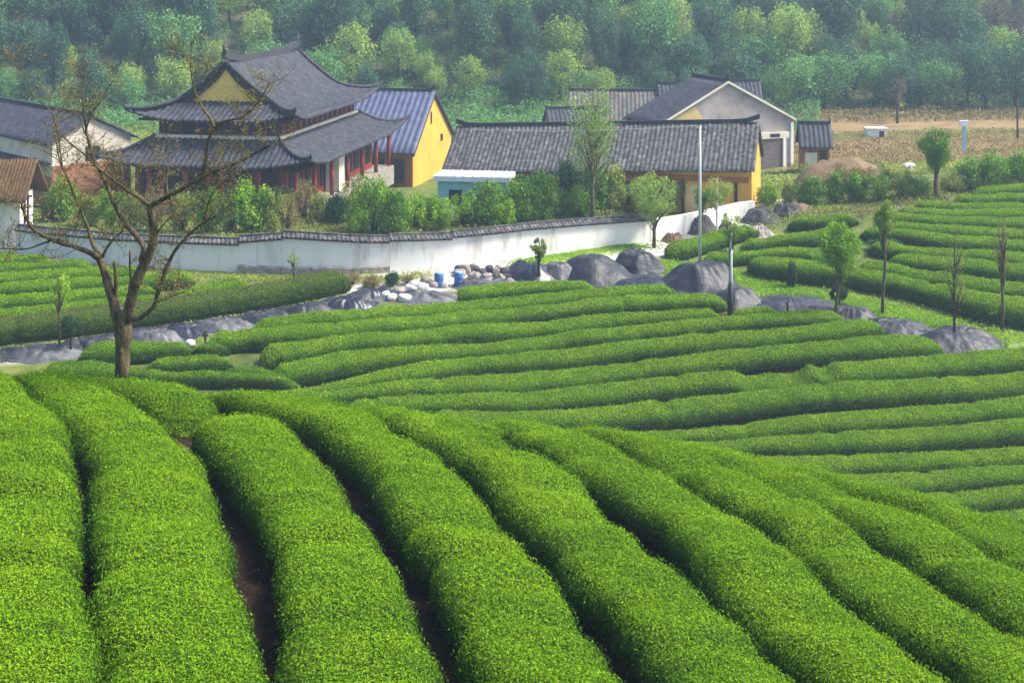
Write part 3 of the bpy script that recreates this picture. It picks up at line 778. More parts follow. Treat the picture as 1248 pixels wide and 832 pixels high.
# yellow house with the blue roof
T, W, R = gabled_house('yellow_house', 'yellow-walled house with a blue-grey tiled roof beside the temple', (-12.2, 132), -10.97, 5, 7.2, 1.25, 5.7, -3.2, 'yellow', 'tile_blue', rib=.55, ribh=.09, curl=.5)
verge(T, W, 5, 7.2, 1.25, 5.7, 'ridge', 1, .2)
m = MB(); m.box(-4.7, 4.5, -7.28, -7.2, -3, 1.1); f = m.build('front_panel', M['wood_orange'], T)
for x in (-3.6, -1.2, 1.2, 3.0):
    m = MB(); m.box(x, x + 1.25, -7.34, -7.281, -1.6, .5); m.build('window', M['glass_dark'], T)
m = MB(); m.box(4.72, 5.06, -7.5, -7.21, -3, 1.05); m.box(-4.9, 4.7, -7.42, -7.281, .75, 1.05); m.build('timber_frame', M['wood_orange'], T)
m = MB(); m.box(5.0, 5.06, -.9, -.5, 2.9, 4.0); m.build('vent', M['wood_dark'], T)
m = MB(); m.box(5.0, 5.12, 2.9, 3.4, .9, 1.5); m.build('vent', M['wood_dark'], T)

# long low house
T, W, R = gabled_house('long_house', 'long low yellow house with a mottled grey tiled roof behind the white wall', (6.76, 104.63), -15, 11.1, 3.4, 3.2, 5.75, -.6, 'yellow', 'tile_old', skew=.044, rib=.34, ribh=.07, over=.5, curl=.35, sag=.03)
m = MB(); m.box(-10.9, 10.9, -3.46, -3.4, 2.45, 2.85); m.build('lintel', M['wood_orange'], T)
for x in (-9, -5.6, -2.2, 1.2, 4.4):
    m = MB(); m.box(x, x + 1.4, -3.45, -3.4, .6, 2.3); m.build('window', M['glass_dark'], T)
for x in (6.2, 9.9):
    m = MB(); m.box(x, x + .22, -3.5, -3.4, -.5, 2.44); m.build('post', M['wood_dark'], T)
m = MB(); m.box(6.5, 7.6, -3.44, -3.4, -.2, 2.2); m.build('door', M['yellow_pale'], T)

# grey gabled house (gable faces the camera, ridge runs away to the left)
A2 = math.degrees(math.atan2(.37, .93))
cx, cy = 18.9 - .37*3.0, 125 + .93*3.0
T, W, R = gabled_house('grey_house', 'big house with a plain pinkish grey gable and pale roof edge', (cx, cy), A2 + 90, 3.0, 6.7, 3.75, 7.2, -1.8, 'render_grey', 'tile', curl=.55, rib=.4, over=.45)
verge(T, W, 3.0, 6.7, 3.75, 7.2, 'cream', -1, .2, .45)
# local x points away from the camera here: gable face is x = -3
def gface(y0, y1, z0, z1, d0=.0, d1=.06): m = MB(); m.box(-3.0 - d1, -3.0 - d0, y0, y1, z0, z1); return m
# local y: left in the photo is +y
gface(-6.3, -3.2, 2.0, 2.55, 0, .16).build('lintel', M['cream'], T)
gface(-5.3, -4.3, 2.12, 2.42, .161, .18).build('vent', M['glass_dark'], T)
gface(-5.6, -3.3, -1.6, 1.99, 0, .05).build('shutter', M['shutter_grey'], T)
gface(-5.95, -5.65, -1.8, 1.99, 0, .2).build('post', M['white'], T)
gface(-6.72, -6.45, -1.8, 3.4, 0, .2).build('post', M['white'], T)
gface(-5.5, -3.4, -1.4, -.9, .06, .09).build('window', M['white'], T)
m = MB(); m.add([(-3.0-.03, 6.1, 3.75), (-3.0-.03, 2.2, 3.75), (-3.0-.03, 3.2, 5.15), (-3.0, 6.1, 3.75), (-3.0, 2.2, 3.75), (-3.0, 3.2, 5.15)], [(0,1,2), (0,3,4,1), (1,4,5,2), (2,5,3,0)])
o = m.build('plaster_patch', M['yellow_pale'], T); o['label'] = 'pale yellow triangle of plaster'
m = MB(); m.tube([(-3.1, 0, 7.45), (-3.25, 0, 7.9), (-3.1, 0, 8.3)], [.16, .11, .03], 6); m.build('finial', M['ridge'], R); m = MB(); m.tube([(3.1, 0, 7.45), (3.3, 0, 7.8), (3.2, 0, 8.1)], [.16, .11, .03], 6); m.build('finial', M['ridge'], R)

# houses behind it
def at(u, v, Y): p = unproj(u, v, Y); return p
p = at(765, 150, 140)
T, W, R = gabled_house('old_house', 'old house with a patchy brown-grey roof left of the grey gable', (p[0], p[1]), -4, 5.6, 4.2, 1.9, 4.9, -1.5, 'brick', 'tile_worn', curl=.2)
p = at(700, 150, 136)
T, W, R = gabled_house('old_shed', 'small dark-roofed shed left of the patchy-roofed old house', (p[0], p[1]), 8, 2.6, 2.6, 1.6, 3.6, -1.5, 'stone', 'tile', curl=.2)
p = at(905, 120, 141)
T, W, R = gabled_house('back_house', 'dark-roofed house showing only its roof behind the grey gable', (p[0] - .3, p[1] + 3), -3, 2.3, 2.4, 3.9, 5.5, -1.2, 'render_grey', 'tile', curl=.2)
p = at(822, 112, 138)
T, W, R = gabled_house('back_house', 'narrow dark roof standing left of the grey gable ridge', (p[0], p[1] + 2), 0, 1.3, 2.4, 3.6, 5.6, -1.2, 'brick', 'tile', curl=.2)
p = at(992, 160, 121)
T, W, R = gabled_house('small_shed', 'small orange-walled shed with a black roof right of the grey gable', (p[0], p[1]), -6, 1.15, 1.5, 2.5, 3.9, -1.0, 'wood_orange', 'tile', curl=.15)
m = MB(); m.box(-.9, .1, -1.56, -1.5, .2, 1.7); m.build('door', M['cream'], T)
m = MB(); m.box(.3, .95, -1.55, -1.5, 1.1, 1.9); m.build('window', M['glass_dark'], T)

# left white house
e3 = np.array([.68, -.733]); a3 = math.degrees(math.atan2(e3[1], e3[0]))
cx, cy = -31 - 8.5*e3[0], 105 - 8.5*e3[1]
T, W, R = gabled_house('white_house', 'white-gabled house with a dark tiled roof at the left edge, behind the bare tree', (cx, cy), a3, 8.5, 3.1, 4.75, 6.3, -.6, 'cream', 'tile', curl=.2, over=.55)
m = MB(); m.box(8.5, 8.56, -3.1, 3.1, -.6, 3.0); m.box(-8.5, 8.5, -3.16, -3.1, -.6, 2.2); o = m.build('brick_wall', M['brick'], T); o['label'] = 'bare orange brick lower wall'
m = MB(); m.box(8.5, 8.57, -.5, .6, 3.2, 4.2); m.build('window', M['glass_dark'], T)
m = MB(); m.box(8.56, 8.62, -2.4, -1.4, -.5, 1.7); m.build('door', M['wood_red'], T)
m = MB(); G = np.array([[(x, y, 3.25 - .35*(y - 3.0) if False else 3.2 - .28*(abs(y) - 3.1)) for y in (-3.1, -4.6)] for x in np.linspace(-8.5, 8.2, 12)]); m.grid(G, False, .1); m.build('lean_to_roof', M['tile'], T)

# thatched shelter by the left end of the wall
p = on_low(8, 306)
T = empty('thatched_shelter', (p[0], p[1] + 1.2, 0)); tag(T, 'white-walled shelter under a brown thatched roof at the left edge', 'shelter')
b = gz(p[0], p[1])
m = MB(); m.box(-3.2, .75, -1.0, 1.4, b - .3, b + 3.4); m.build('wall', M['white'], T)
m = MB(); al, out, z = slope_grid(2.6, lambda q: 2.6 + 0*q, lambda q: (2.2 * (1 - q), b + 3.3 + 2.2*q), .22, 8, 0, 0, .05); al = al - 1.1
put(m, al, out, z + .06 * vnoise(al*3, z*3), 'x', 1, .22); put(m, al, out, z + .06 * vnoise(al*3, z*3, 4), 'x', -1, .22); m.build('roof', M['thatch'], T)
for x in (1.25, 1.45):
    m = MB(); m.tube([(x, -1.6, b - .2), (x, -1.6, b + 3.6)], .075, 7); m.build('post', M['wood_dark'], T)
m = MB(); m.tube([(-3.4, -1.6, b + 3.45), (1.7, -1.6, b + 3.45)], .07, 7); m.build('beam', M['wood_dark'], T)

# kiosk: teal cabin with a flat white roof
p = on_low(577, 272); T = empty('site_cabin', (p[0], p[1] + 3.5, 0), math.radians(-8)); tag(T, 'teal site cabin with a flat white and blue roof among the garden shrubs', 'cabin')
b = gz(p[0], p[1] + 3.5)
m = MB(); m.box(-2.4, 2.4, -1.2, 1.2, b, b + 2.5); m.build('wall', M['teal'], T)
m = MB(); m.box(-2.65, 2.65, -1.45, 1.45, b + 2.5, b + 2.85); o = m.build('roof', M['white_paint'], T)
m = MB()
for i in range(8): m.box(-2.5 + i*.64, -2.42 + i*.64, -1.44, 1.44, b + 2.85, b + 2.89)
m.build('roof_rib', M['sky_paint'], o)
m = MB(); m.box(-1.6, -.7, -1.25, -1.2, b + .9, b + 1.9); m.build('window', M['glass_dark'], T)
m = MB(); m.box(.6, 1.5, -1.25, -1.2, b, b + 2.1); m.build('door', M['sky_paint'], T)

# ------------------------------------------------------------------ boundary wall
def wall_run(pairs):
    """pairs of (u, v_base, v_top): returns base points and heights"""
    us = np.arange(pairs[0][0], pairs[-1][0] + .1, 6.0)
    if us[-1] < pairs[-1][0]: us = np.r_[us, pairs[-1][0]]
    pu = [p[0] for p in pairs]
    vb = np.interp(us, pu, [p[1] for p in pairs]); vt = np.interp(us, pu, [p[2] for p in pairs])
    B = np.array([on_low(u, v) for u, v in zip(us, vb)])
    top = CAMH - (vt - HOR) / FPX * B[:, 1]
    return B, top
BW = empty('boundary_wall', on_low(345, 332)); tag(BW, 'long curving white garden wall with a dark tiled coping', 'wall')
o0 = np.array(BW.location)
RUNS = [[(22,310,273),(60,317,277),(140,325,284),(230,329,288),(292,330.5,290)],
        [(292,330.5,287),(345,332,283)],
        [(345,332,281),(400,332.5,284.5),(440,332,286.5),(474,330.3,287)],
        [(474,330.3,285),(512,328,284.5),(550,325,283)],
        [(550,325,281),(600,319.5,276.5),(640,314,272),(700,306,267),(745,300,264),(790,295,261)]]
bodies, cop, foot = MB(), MB(), MB()
for ri, run in enumerate(RUNS):
    B, top = wall_run(run)
    T2 = np.gradient(B[:, :2], axis=0); T2 /= np.linalg.norm(T2, axis=1, keepdims=True); Nr = np.stack([T2[:, 1], -T2[:, 0]], 1)
    def sect(prof):     # prof list of (off, z array)
        return np.stack([np.stack([B[:, 0] + o * Nr[:, 0] - o0[0], B[:, 1] + o * Nr[:, 1] - o0[1], z - o0[2]], 1) for o, z in prof], 1)
    zt = top - .42; zb = B[:, 2] - .5
    G = sect([(.16, zb), (.16, zt), (-.16, zt), (-.16, zb)]); bodies.grid(G, False)
    bodies.add(G[0], [(0, 1, 2, 3)]); bodies.add(G[-1], [(0, 1, 2, 3)])
    # coping: eaves course, ribbed slopes, ridge roll
    d = np.r_[0, np.cumsum(np.linalg.norm(np.diff(B[:, :2], axis=0), axis=1))]
    n = int(d[-1] / .055); q = np.linspace(0, d[-1], n)
    ip = lambda a: np.interp(q, d, a)
    bx, by, zt2 = ip(B[:, 0]), ip(B[:, 1]), ip(zt); nx, ny = ip(Nr[:, 0]), ip(Nr[:, 1])
    rb = .05 * (np.sin(q / .26 * 2 * math.pi) > 0)
    G = np.stack([np.stack([bx + o * nx - o0[0], by + o * ny - o0[1], zt2 + z + r * rb - o0[2]], 1)
                  for o, z, r in [(.22, .003, 0), (.24, .08, 0), (.38, .09, 1), (.38, .13, 1), (.12, .32, 1), (.09, .33, 0), (.09, .45, 0), (-.09, .45, 0), (-.09, .33, 0), (-.12, .32, 1), (-.38, .13, 1), (-.38, .09, 1), (-.24, .08, 0), (-.22, .003, 0)]], 1)
    cop.grid(G, False); cop.add(G[0], [tuple(range(14))]); cop.add(G[-1], [tuple(range(14))])
    if ri == 2 or ri == 1:
        G = sect([(.42, zb), (.40, B[:, 2] + .34), (.17, B[:, 2] + .38), (.165, zb)]); G[..., 2] += .05 * vnoise(G[..., 0]*3, G[..., 1]*3); foot.grid(G, False); foot.add(G[0], [(0,1,2,3)]); foot.add(G[-1], [(0,1,2,3)])
bodies.build('plaster_wall', M['white'], BW); cop.build('tile_coping', M['tile_old'], BW); foot.build('stone_footing', M['stone'], BW)
# low white wall continuing right of the coped wall
B, top = wall_run([(792,294,268),(830,286,262),(870,275,254),(900,266,247),(918,262,245)])
T2 = np.gradient(B[:, :2], axis=0); T2 /= np.linalg.norm(T2, axis=1, keepdims=True); Nr = np.stack([T2[:, 1], -T2[:, 0]], 1)
m = MB(); G = np.stack([np.stack([B[:, 0] + o*Nr[:, 0], B[:, 1] + o*Nr[:, 1], z], 1) for o, z in [(.15, B[:, 2]-.5), (.15, top), (-.15, top), (-.15, B[:, 2]-.5)]], 1)
m.grid(G, False); m.add(G[0], [(0,1,2,3)]); m.add(G[-1], [(0,1,2,3)])
o = m.build('low_wall', M['white'], None); tag(o, 'plain low white wall beside the pale road, right of the tall pole', 'wall')
# ------------------------------------------------------------------ trees and shrubs
def crown_np(R, nclump, nleaf, leaf, clump_r=.34, shell=.75, up=.2, hollow=.35, zlo=-1.0, aspect=.5, seed=0, gap=.0):
    """leaf quads in clumps through an ellipsoid of radii R centred at the origin"""
    g = np.random.default_rng(seed)
    c = g.normal(size=(nclump, 3)); c /= np.linalg.norm(c, axis=1, keepdims=True)
    c *= (hollow + (1 - hollow) * g.random((nclump, 1))**.55) * .8
    c[:, 2] = np.clip(c[:, 2], zlo, 1)
    cr = clump_r * g.uniform(.65, 1.3, nclump)
    k = g.choice(nclump, nleaf, p=cr**2 / (cr**2).sum())
    d = g.normal(size=(nleaf, 3)); d /= np.linalg.norm(d, axis=1, keepdims=True)
    rr = cr[k] * (g.random(nleaf)**.4)
    p = c[k] + d * rr[:, None]
    nn = .6 * d + .5 * p; nn /= np.linalg.norm(nn, axis=1, keepdims=True) + 1e-9
    ct = g.normal(0, .13, nclump)
    tint = .5 + ct[k] + g.normal(0, .16, nleaf)
    sz = leaf * g.uniform(.6, 1.35, nleaf)
    P = p * np.asarray(R)
    V, F, t = leaf_quads(P, nn, sz, sz * aspect, .7, up, tint)
    return V, F, t, c * np.asarray(R)
def tube_np(pts, rad, sides=5):
    m = MB(); m.tube(pts, rad, sides); return m
def tree_meshes(name, R, zc, nclump, nleaf, leaf, leafmat, trunk_r, barkmat='bark_dark', nlimb=6, seed=0, trunk_top=None, **kw):
    """returns (trunk mesh, crown mesh) with the root at the ground"""
    V, F, t, cl = crown_np(R, nclump, nleaf, leaf, seed=seed, **kw)
    V = V + np.array([0, 0, zc])
    cm = mesh_np('crown', V, F, M[leafmat], attr={'tint': t})
    rs = random.Random(seed); m = MB()
    tt = trunk_top or zc + .35 * R[2]
    pts = [(0, 0, -.3)] + [(rs.uniform(-.04, .04) * tt * .5, rs.uniform(-.04, .04) * tt * .5, tt * q) for q in (.25, .5, .75, 1)]
    m.tube(pts, [trunk_r * 1.25, trunk_r, trunk_r * .82, trunk_r * .6, trunk_r * .25], 6)
    order = sorted(range(len(cl)), key=lambda i: rs.random())[:nlimb]
    for i in order:
        e = cl[i] + np.array([0, 0, zc]); b = np.array(pts[rs.choice([2, 3])]);
        mid = b * .45 + e * .55 + np.array([0, 0, .08 * R[2]])
        m.tube([b, mid, e], [trunk_r * .45, trunk_r * .3, trunk_r * .1], 4, cap=False)
    tm = bpy.data.meshes.new('trunk'); tm.from_pydata(m.v, [], m.f); tm.materials.append(M[barkmat]); tm.polygons.foreach_set('use_smooth', [True]*len(m.f)); tm.update()
    return tm, cm
def plant(name, meshes, loc, scale, rz, label, cat, group=None):
    r = empty(name, loc, rz); r.scale = (scale[0], scale[1], scale[2]) if hasattr(scale, '__len__') else (scale,)*3
    tag(r, label, cat, group)
    if meshes[0] is not None: link('trunk', meshes[0], r)
    link('crown', meshes[1], r)
    return r

# --- wooded hillside: individual trees
FK = {}
for k, (mat, Rr, zc, ncl, nl, lf) in {
    'dark':   ('leaf_bluegreen', (3.2, 3.2, 4.3), 4.9, 60, 4200, .34),
    'green':  ('leaf_fgreen', (3.5, 3.5, 4.0), 4.6, 60, 4200, .34),
    'spring': ('leaf_spring', (3.2, 3.2, 3.7), 4.6, 52, 3200, .33),
    'tall':   ('leaf_bluegreen', (2.6, 2.6, 5.4), 5.9, 60, 4000, .33),
    'bare':   ('leaf_brownbare', (2.9, 2.9, 4.0), 5.0, 56, 1900, .27)}.items():
    FK[k] = [tree_meshes('forest_tree', Rr, zc, ncl, nl, lf, mat, .2 if k != 'bare' else .16, 'bark_dark' if k != 'bare' else 'bark', 7 if k != 'bare' else 22, seed=s, clump_r=.30, aspect=.62) for s in (11, 23, 37)]
WORDS = {'dark': 'blue-green rounded tree', 'green': 'mid green broad tree', 'spring': 'pale yellow-green spring tree', 'tall': 'dark tall narrow tree', 'bare': 'brownish half-bare tree'}
def zone(u):
    for lim, w in [(120, 'above the white house'), (250, 'left of the temple ridge'), (370, 'above the temple ridge'), (470, 'right of the temple ridge'), (560, 'above the yellow gable'), (690, 'above the long roof'), (800, 'above the patchy roof'), (930, 'above the grey gable'), (1060, 'right of the grey gable'), (9999, 'behind the brown field')]:
        if u < lim: return w
nf = 0; seen = {}
fr = random.Random(5)
yy = 166.0
while yy < 226:
    sp = 4.95 + (yy - 171) * .04
    half = yy * .385 + 4
    x = -half + fr.uniform(0, sp)
    while x < half:
        px, py = x + fr.uniform(-1.5, 1.5), yy + fr.uniform(-1.6, 1.6)
        n1 = float(fbm(px / 17, py / 13, 4.4, 2)); n2 = float(fbm(px / 9, py / 8, 8.8, 2)); u = 624 + FPX * px / py
        edge = yy < 172
        if u > 1040 and n2 > .12 and yy < 186: k = 'bare'
        elif n2 > .26: k = 'spring'
        elif n2 < -.42: k = 'bare' if fr.random() < .5 else 'dark'
        elif n1 > .22: k = 'green' if fr.random() < .7 else 'spring'
        elif n1 < -.2: k = 'tall' if fr.random() < .45 else 'dark'
        else: k = fr.choice(['dark', 'dark', 'green', 'green', 'spring', 'tall'])
        s = fr.uniform(.62, 1.3) * (.75 if edge else 1) * (1.0 if k != 'spring' else .9)
        skip = (edge and fr.random() < .15)
        if not skip:
            z = gz(px, py)
            row = 'low on the wooded hill' if yy < 178 else ('halfway up the wooded hill' if yy < 196 else 'high on the wooded hill')
            lab = WORDS[k] + ' ' + row + ' ' + zone(u)
            plant('forest_tree', FK[k][fr.randrange(3)], (px, py, z), (s * fr.uniform(.88, 1.15), s * fr.uniform(.88, 1.15), s * fr.uniform(.9, 1.15)), fr.uniform(0, 6.28), lab, 'tree', 'trees on the wooded hillside')
            nf += 1
        x += sp * fr.uniform(.8, 1.2)
    yy += sp * .95
print('forest', nf)
# undergrowth between and in front of the trees
def scatter_stuff(name, fn_pts, n, h, leaf, mat, label=None, up=1.2, aspect=.4, spread=.9):
    X, Y = fn_pts(n)
    Z = ground(X, Y)
    hh = h * np.clip(.5 + .8 * fbm(X / 2.2, Y / 2.2, 5, 2), .08, 1.2)
    P = np.stack([X, Y, Z + hh * rng.random(len(X))], 1)
    Nn = np.tile([0, -.3, 1.], (len(X), 1))
    sz = leaf * rng.uniform(.6, 1.4, len(X))
    tint = .45 + .35 * fbm(X / 3.1, Y / 3.1, 1, 3) + rng.normal(0, .15, len(X))
    V, F, t = leaf_quads(P, Nn, sz, sz * aspect, spread, up, tint)
    o = link(name, mesh_np(name, V, F, M[mat], attr={'tint': t})); tag(o, kind='stuff')
    return o
def band(y0, y1, u0=-80, u1=1330):
    def f(n):
        Y = rng.uniform(y0, y1, n); U = rng.uniform(u0, u1, n); return (U - 624) / FPX * Y, Y
    return f
scatter_stuff('undergrowth', band(168, 228), 90000, 3.4, .42, 'leaf_fgreen')
scatter_stuff('dry_scrub', band(157, 172, 700, 1330), 14000, 1.3, .42, 'leaf_straw')
scatter_stuff('hill_foot_scrub', band(148, 172, -80, 1000), 44000, 2.8, .42, 'leaf_fgreen')
scatter_stuff('meadow_weeds', band(143, 158, -80, 1000), 20000, .7, .34, 'leaf_olive')

scatter_stuff('field_weeds', band(121, 149, 960, 1340), 16000, .55, .3, 'leaf_straw')
scatter_stuff('field_grass', band(108, 124, 930, 1340), 12000, .6, .28, 'leaf_olive')
# --- garden shrubs behind the wall and along the tracks
SH = {}
def shrub_mesh(mat, R, ncl, nl, leaf, seed, stems=5, clump_r=.36, aspect=.42, up=.8, hollow=.2):
    V, F, t, cl = crown_np(R, ncl, nl, leaf, clump_r, seed=seed, aspect=aspect, up=up, hollow=hollow, zlo=-.75)
    V = V + np.array([0, 0, R[2] * .92])
    m = MB(); rs = random.Random(seed)
    for i in range(stems):
        e = cl[i % len(cl)] + np.array([0, 0, R[2] * .95]); m.tube([(rs.uniform(-.12, .12) * R[0], rs.uniform(-.12, .12) * R[1], -.2), (e[0] * .5, e[1] * .5, e[2] * .6), e], [.05, .035, .012], 4, cap=False)
    nV = len(V); tv = np.array(m.v); tf = np.array(m.f)
    return mesh_np('shrub', np.vstack([V, tv]), [F, tf + nV], [M[mat], M['bark_dark']], mi=np.r_[np.zeros(len(F)), np.ones(len(tf))], attr={'tint': np.r_[t, np.zeros(len(tv))]})
for mat in ('bright', 'mid', 'dark', 'olive', 'straw', 'red', 'spring'):
    SH[mat, 'round'] = [shrub_mesh('leaf_' + mat, (1, 1, 1), 44, 4200, .15, s) for s in (3, 8)]
    SH[mat, 'tall'] = [shrub_mesh('leaf_' + mat, (.62, .62, 1.25), 44, 3800, .15, s) for s in (5, 9)]
    SH[mat, 'loose'] = [shrub_mesh('leaf_' + mat, (1, 1, 1.05), 34, 2400, .14, s, 14, .30) for s in (6, 12)]
GS = 'shrubs in the walled garden'
def shrub(u, vbase, vtop, wpx, mat, form, label, group=GS, Y=None, cat='shrub', fn=None):
    if Y is None: p = on_low(u, vbase)
    else:
        p = unproj(u, vbase, Y); p[2] = gz(p[0], p[1])
    ppm = FPX / p[1]
    h = (CAMH - (vtop - HOR) / ppm) - p[2]
    h = max(h, .3); w = wpx / ppm
    ms = SH[mat, form]; me = ms[random.randrange(len(ms))]
    o = link('shrub', me, None, p); ext = {'round': (1, 1.92), 'tall': (.62, 2.4), 'loose': (1, 2.0)}[form]
    sx = w / 2 / ext[0] / .95; o.scale = (sx, sx * random.uniform(.85, 1.1), h / ext[1]); o.rotation_euler = (0, 0, random.uniform(0, 6.28))
    tag(o, label, cat, group)
    return o
G_ = [ # u, vbase(for ground), vtop, width, kind, form, label
 (80,268,215,46,'bright','round','bright green bushy clump behind the left end of the white wall'),
 (62,268,232,30,'olive','loose','small yellowish shrub beside the thatched shelter post'),
 (112,276,236,34,'olive','round','yellow-green shrub seen through the left limbs of the bare tree'),
 (135,278,222,38,'bright','loose','light green shrub between two forks of the bare tree'),
 (160,280,228,36,'olive','loose','ochre green shrub behind the main fork of the bare tree'),
 (188,282,224,40,'straw','loose','dry straw-coloured shrub right of the bare tree fork'),
 (222,284,220,44,'olive','loose','olive shrub below the temple front, above the wall coping'),
 (252,285,226,38,'mid','round','dull green shrub under the temple front eaves'),
 (305,284,212,48,'bright','tall','tall bright green bamboo-like clump in front of the temple corner'),
 (282,286,228,34,'mid','loose','mid green shrub left of the tall bright clump'),
 (332,284,222,34,'olive','loose','yellow-green shrub right of the tall bright clump'),
 (352,281,234,26,'straw','loose','thin dry shrub just behind the step in the wall'),
 (372,270,214,34,'straw','loose','dry yellowish shrub below the temple red bays'),
 (390,272,228,34,'olive','loose','yellowish shrub in front of the temple white pier'),
 (345,262,222,34,'olive','loose','hazy yellow shrub at the temple front right corner'),
 (410,274,232,30,'dark','round','dark green shrub beside the temple white pier'),
 (432,270,208,36,'olive','loose','yellow-tinged shrub behind the bright green bush'),
 (455,282,206,52,'bright','loose','big bright green bush right of the temple, with pale sprays'),
 (438,284,238,36,'bright','round','low fresh green bush at the foot of the big bright bush'),
 (482,286,228,44,'mid','round','deep green bush just above the wall coping, left of the cabin'),
 (508,280,230,40,'bright','loose','light green bush below the yellow house corner'),
 (535,280,236,40,'bright','round','fresh green bush in front of the teal cabin left side'),
 (566,276,228,36,'bright','loose','airy green shrub hiding the teal cabin middle'),
 (596,274,218,56,'mid','round','large mid green bush right of the teal cabin'),
 (632,272,214,58,'mid','round','large rounded green bush below the middle of the long roof'),
 (612,276,238,40,'bright','loose','light green bush between two large bushes above the wall'),
 (664,268,206,50,'mid','round','leafy round bush below the long roof, left of the dark conifer-like bush'),
 (690,262,192,36,'dark','tall','dark upright conifer-like bush against the long roof'),
 (722,262,190,42,'mid','tall','tallest upright green bush against the long roof'),
 (708,266,226,44,'mid','round','mid green bush at the foot of the tall upright bushes'),
 (748,260,200,36,'olive','tall','olive narrow bush right of the tallest upright bush'),
 (765,256,205,40,'olive','loose','feathery yellow-green bush left of the roadside willow'),
 (790,262,206,44,'olive','loose','feathery ochre-green bush below the long roof, right of the roadside willow'),
 (820,258,208,40,'olive','loose','feathery yellowish bush left of the tall pole, below the long roof'),
 (838,252,214,30,'bright','loose','light green sprays just left of the tall pole'),
 (905,238,196,26,'bright','tall','bright green upright bush against the long house gable end'),
 (890,244,206,40,'olive','loose','brownish green bush below the long house right corner'),
]
for q in G_: shrub(*q)
R_ = [
 (935,252,222,34,'bright','round','clipped-looking bright green bush at the right end of the low white wall'),
 (962,252,214,26,'olive','loose','thin yellow-green bush right of the clipped-looking one'),
 (990,252,212,44,'mid','round','dense green bush by the small tan earth heap'),
 (1018,248,208,28,'mid','tall','upright green bush right of the small tan earth heap'),
 (1045,246,206,28,'mid','tall','upright dark green bush below the earth bank'),
 (1072,246,208,32,'mid','loose','loose green bush below the white stones'),
 (1098,244,204,34,'olive','loose','pale olive bush left of the tall roadside tree'),
 (1120,242,210,34,'mid','loose','grey-green bush at the foot of the tall roadside tree'),
 (1160,236,205,36,'olive','loose','olive bush right of the tall roadside tree'),
 (1182,232,192,40,'mid','round','dense bush of the right roadside hedge, nearest the tall tree'),
 (1212,230,184,44,'mid','round','dense dark bush in the middle of the right roadside hedge'),
 (1243,226,182,46,'mid','round','dense bush at the photo right edge above the tea rows'),
 (1272,224,184,46,'mid','round','bush of the right roadside hedge just outside the photo edge'),
 (985,225,196,34,'olive','loose','yellow-green scrub in front of the orange-walled shed'),
 (1000,238,214,40,'straw','loose','dry yellowish scrub at the left foot of the earth bank'),
 (1055,230,200,40,'straw','loose','dry pale scrub in front of the earth bank'),
 (1085,228,198,40,'olive','loose','yellowish loose bush at the right end of the earth bank'),
 (1030,232,196,40,'straw','loose','dry reddish yellow scrub on the earth bank flank'),
]
for q in R_: shrub(*q, group='bushes along the right-hand track')
# dark and brown bushes on the verge below the wall
for q in [(478,348,330,22,'dark','round','dark rounded bush on the verge below the wall, near the white stones'),
          (452,352,335,26,'straw','round','brownish shrub at the right tip of the tall brown hedge'),
          (430,346,332,24,'straw','loose','small reddish brown shrub below the wall footing'),
          (497,347,333,18,'straw','loose','little brown shrub left of the blue barrels'),
          (965,352,314,15,'dark','tall','slim dark columnar bush on the grass by the right field'),
          (1012,338,300,44,'mid','loose','leafy clump behind the leaning young green tree'),
          (1078,304,290,44,'dark','round','dark bush at the blunt end of a right field row'),
          (880,322,300,16,'dark','loose','small dark shrub behind the second thin white pole'),
          (825,306,292,24,'mid','round','small green bush right of the big tarp heaps, by the white wall'),
          (1205,388,385-18,46,'bright','loose','fresh green weeds beside the rightmost tarp heap'),
          (866,402,386,20,'dark','loose','tiny dark shrub at the foot of the white-topped pole')]:
    shrub(*q, group='small bushes on the verges')

# grass on the verges (nobody could count it)
def verge_pts(lines, w):
    def f(n):
        out = []
        for ln in lines:
            P, s = resample(np.array(ln, float), .5); k = n // len(lines)
            i = rng.integers(0, len(P), k); out.append(P[i] + rng.normal(0, w, (k, 2)))
        o = np.vstack(out); return o[:, 0], o[:, 1]
    return f
VL = [plan([(0,430),(100,418),(200,404),(300,388),(430,364)]), plan([(60,322),(200,332),(300,338),(450,340),(520,336)])]
scatter_stuff('verge_grass', verge_pts(VL, .55), 15000, .22, .20, 'leaf_olive', aspect=.22)
VR = [plan([(905,340),(960,362),(1030,370),(1090,385),(1160,400),(1250,418)]), plan([(930,350),(1000,366),(1080,380),(1150,395)]), plan([(640,320),(700,309),(780,297)]), plan([(790,322),(840,330),(900,338)])]
scatter_stuff('verge_grass', verge_pts(VR, .7), 30000, .25, .20, 'leaf_bright', aspect=.22)
VG = [plan([(60,285),(200,295),(330,300)]), plan([(340,270),(450,275),(600,268),(760,258)]), plan([(930,258),(1010,256),(1100,246),(1190,238)])]
scatter_stuff('garden_weeds', verge_pts(VG, 1.6), 22000, .6, .24, 'leaf_olive', aspect=.3)
scatter_stuff('dry_garden_weeds', verge_pts(VG, 2.2), 15000, .5, .24, 'leaf_straw', aspect=.3)

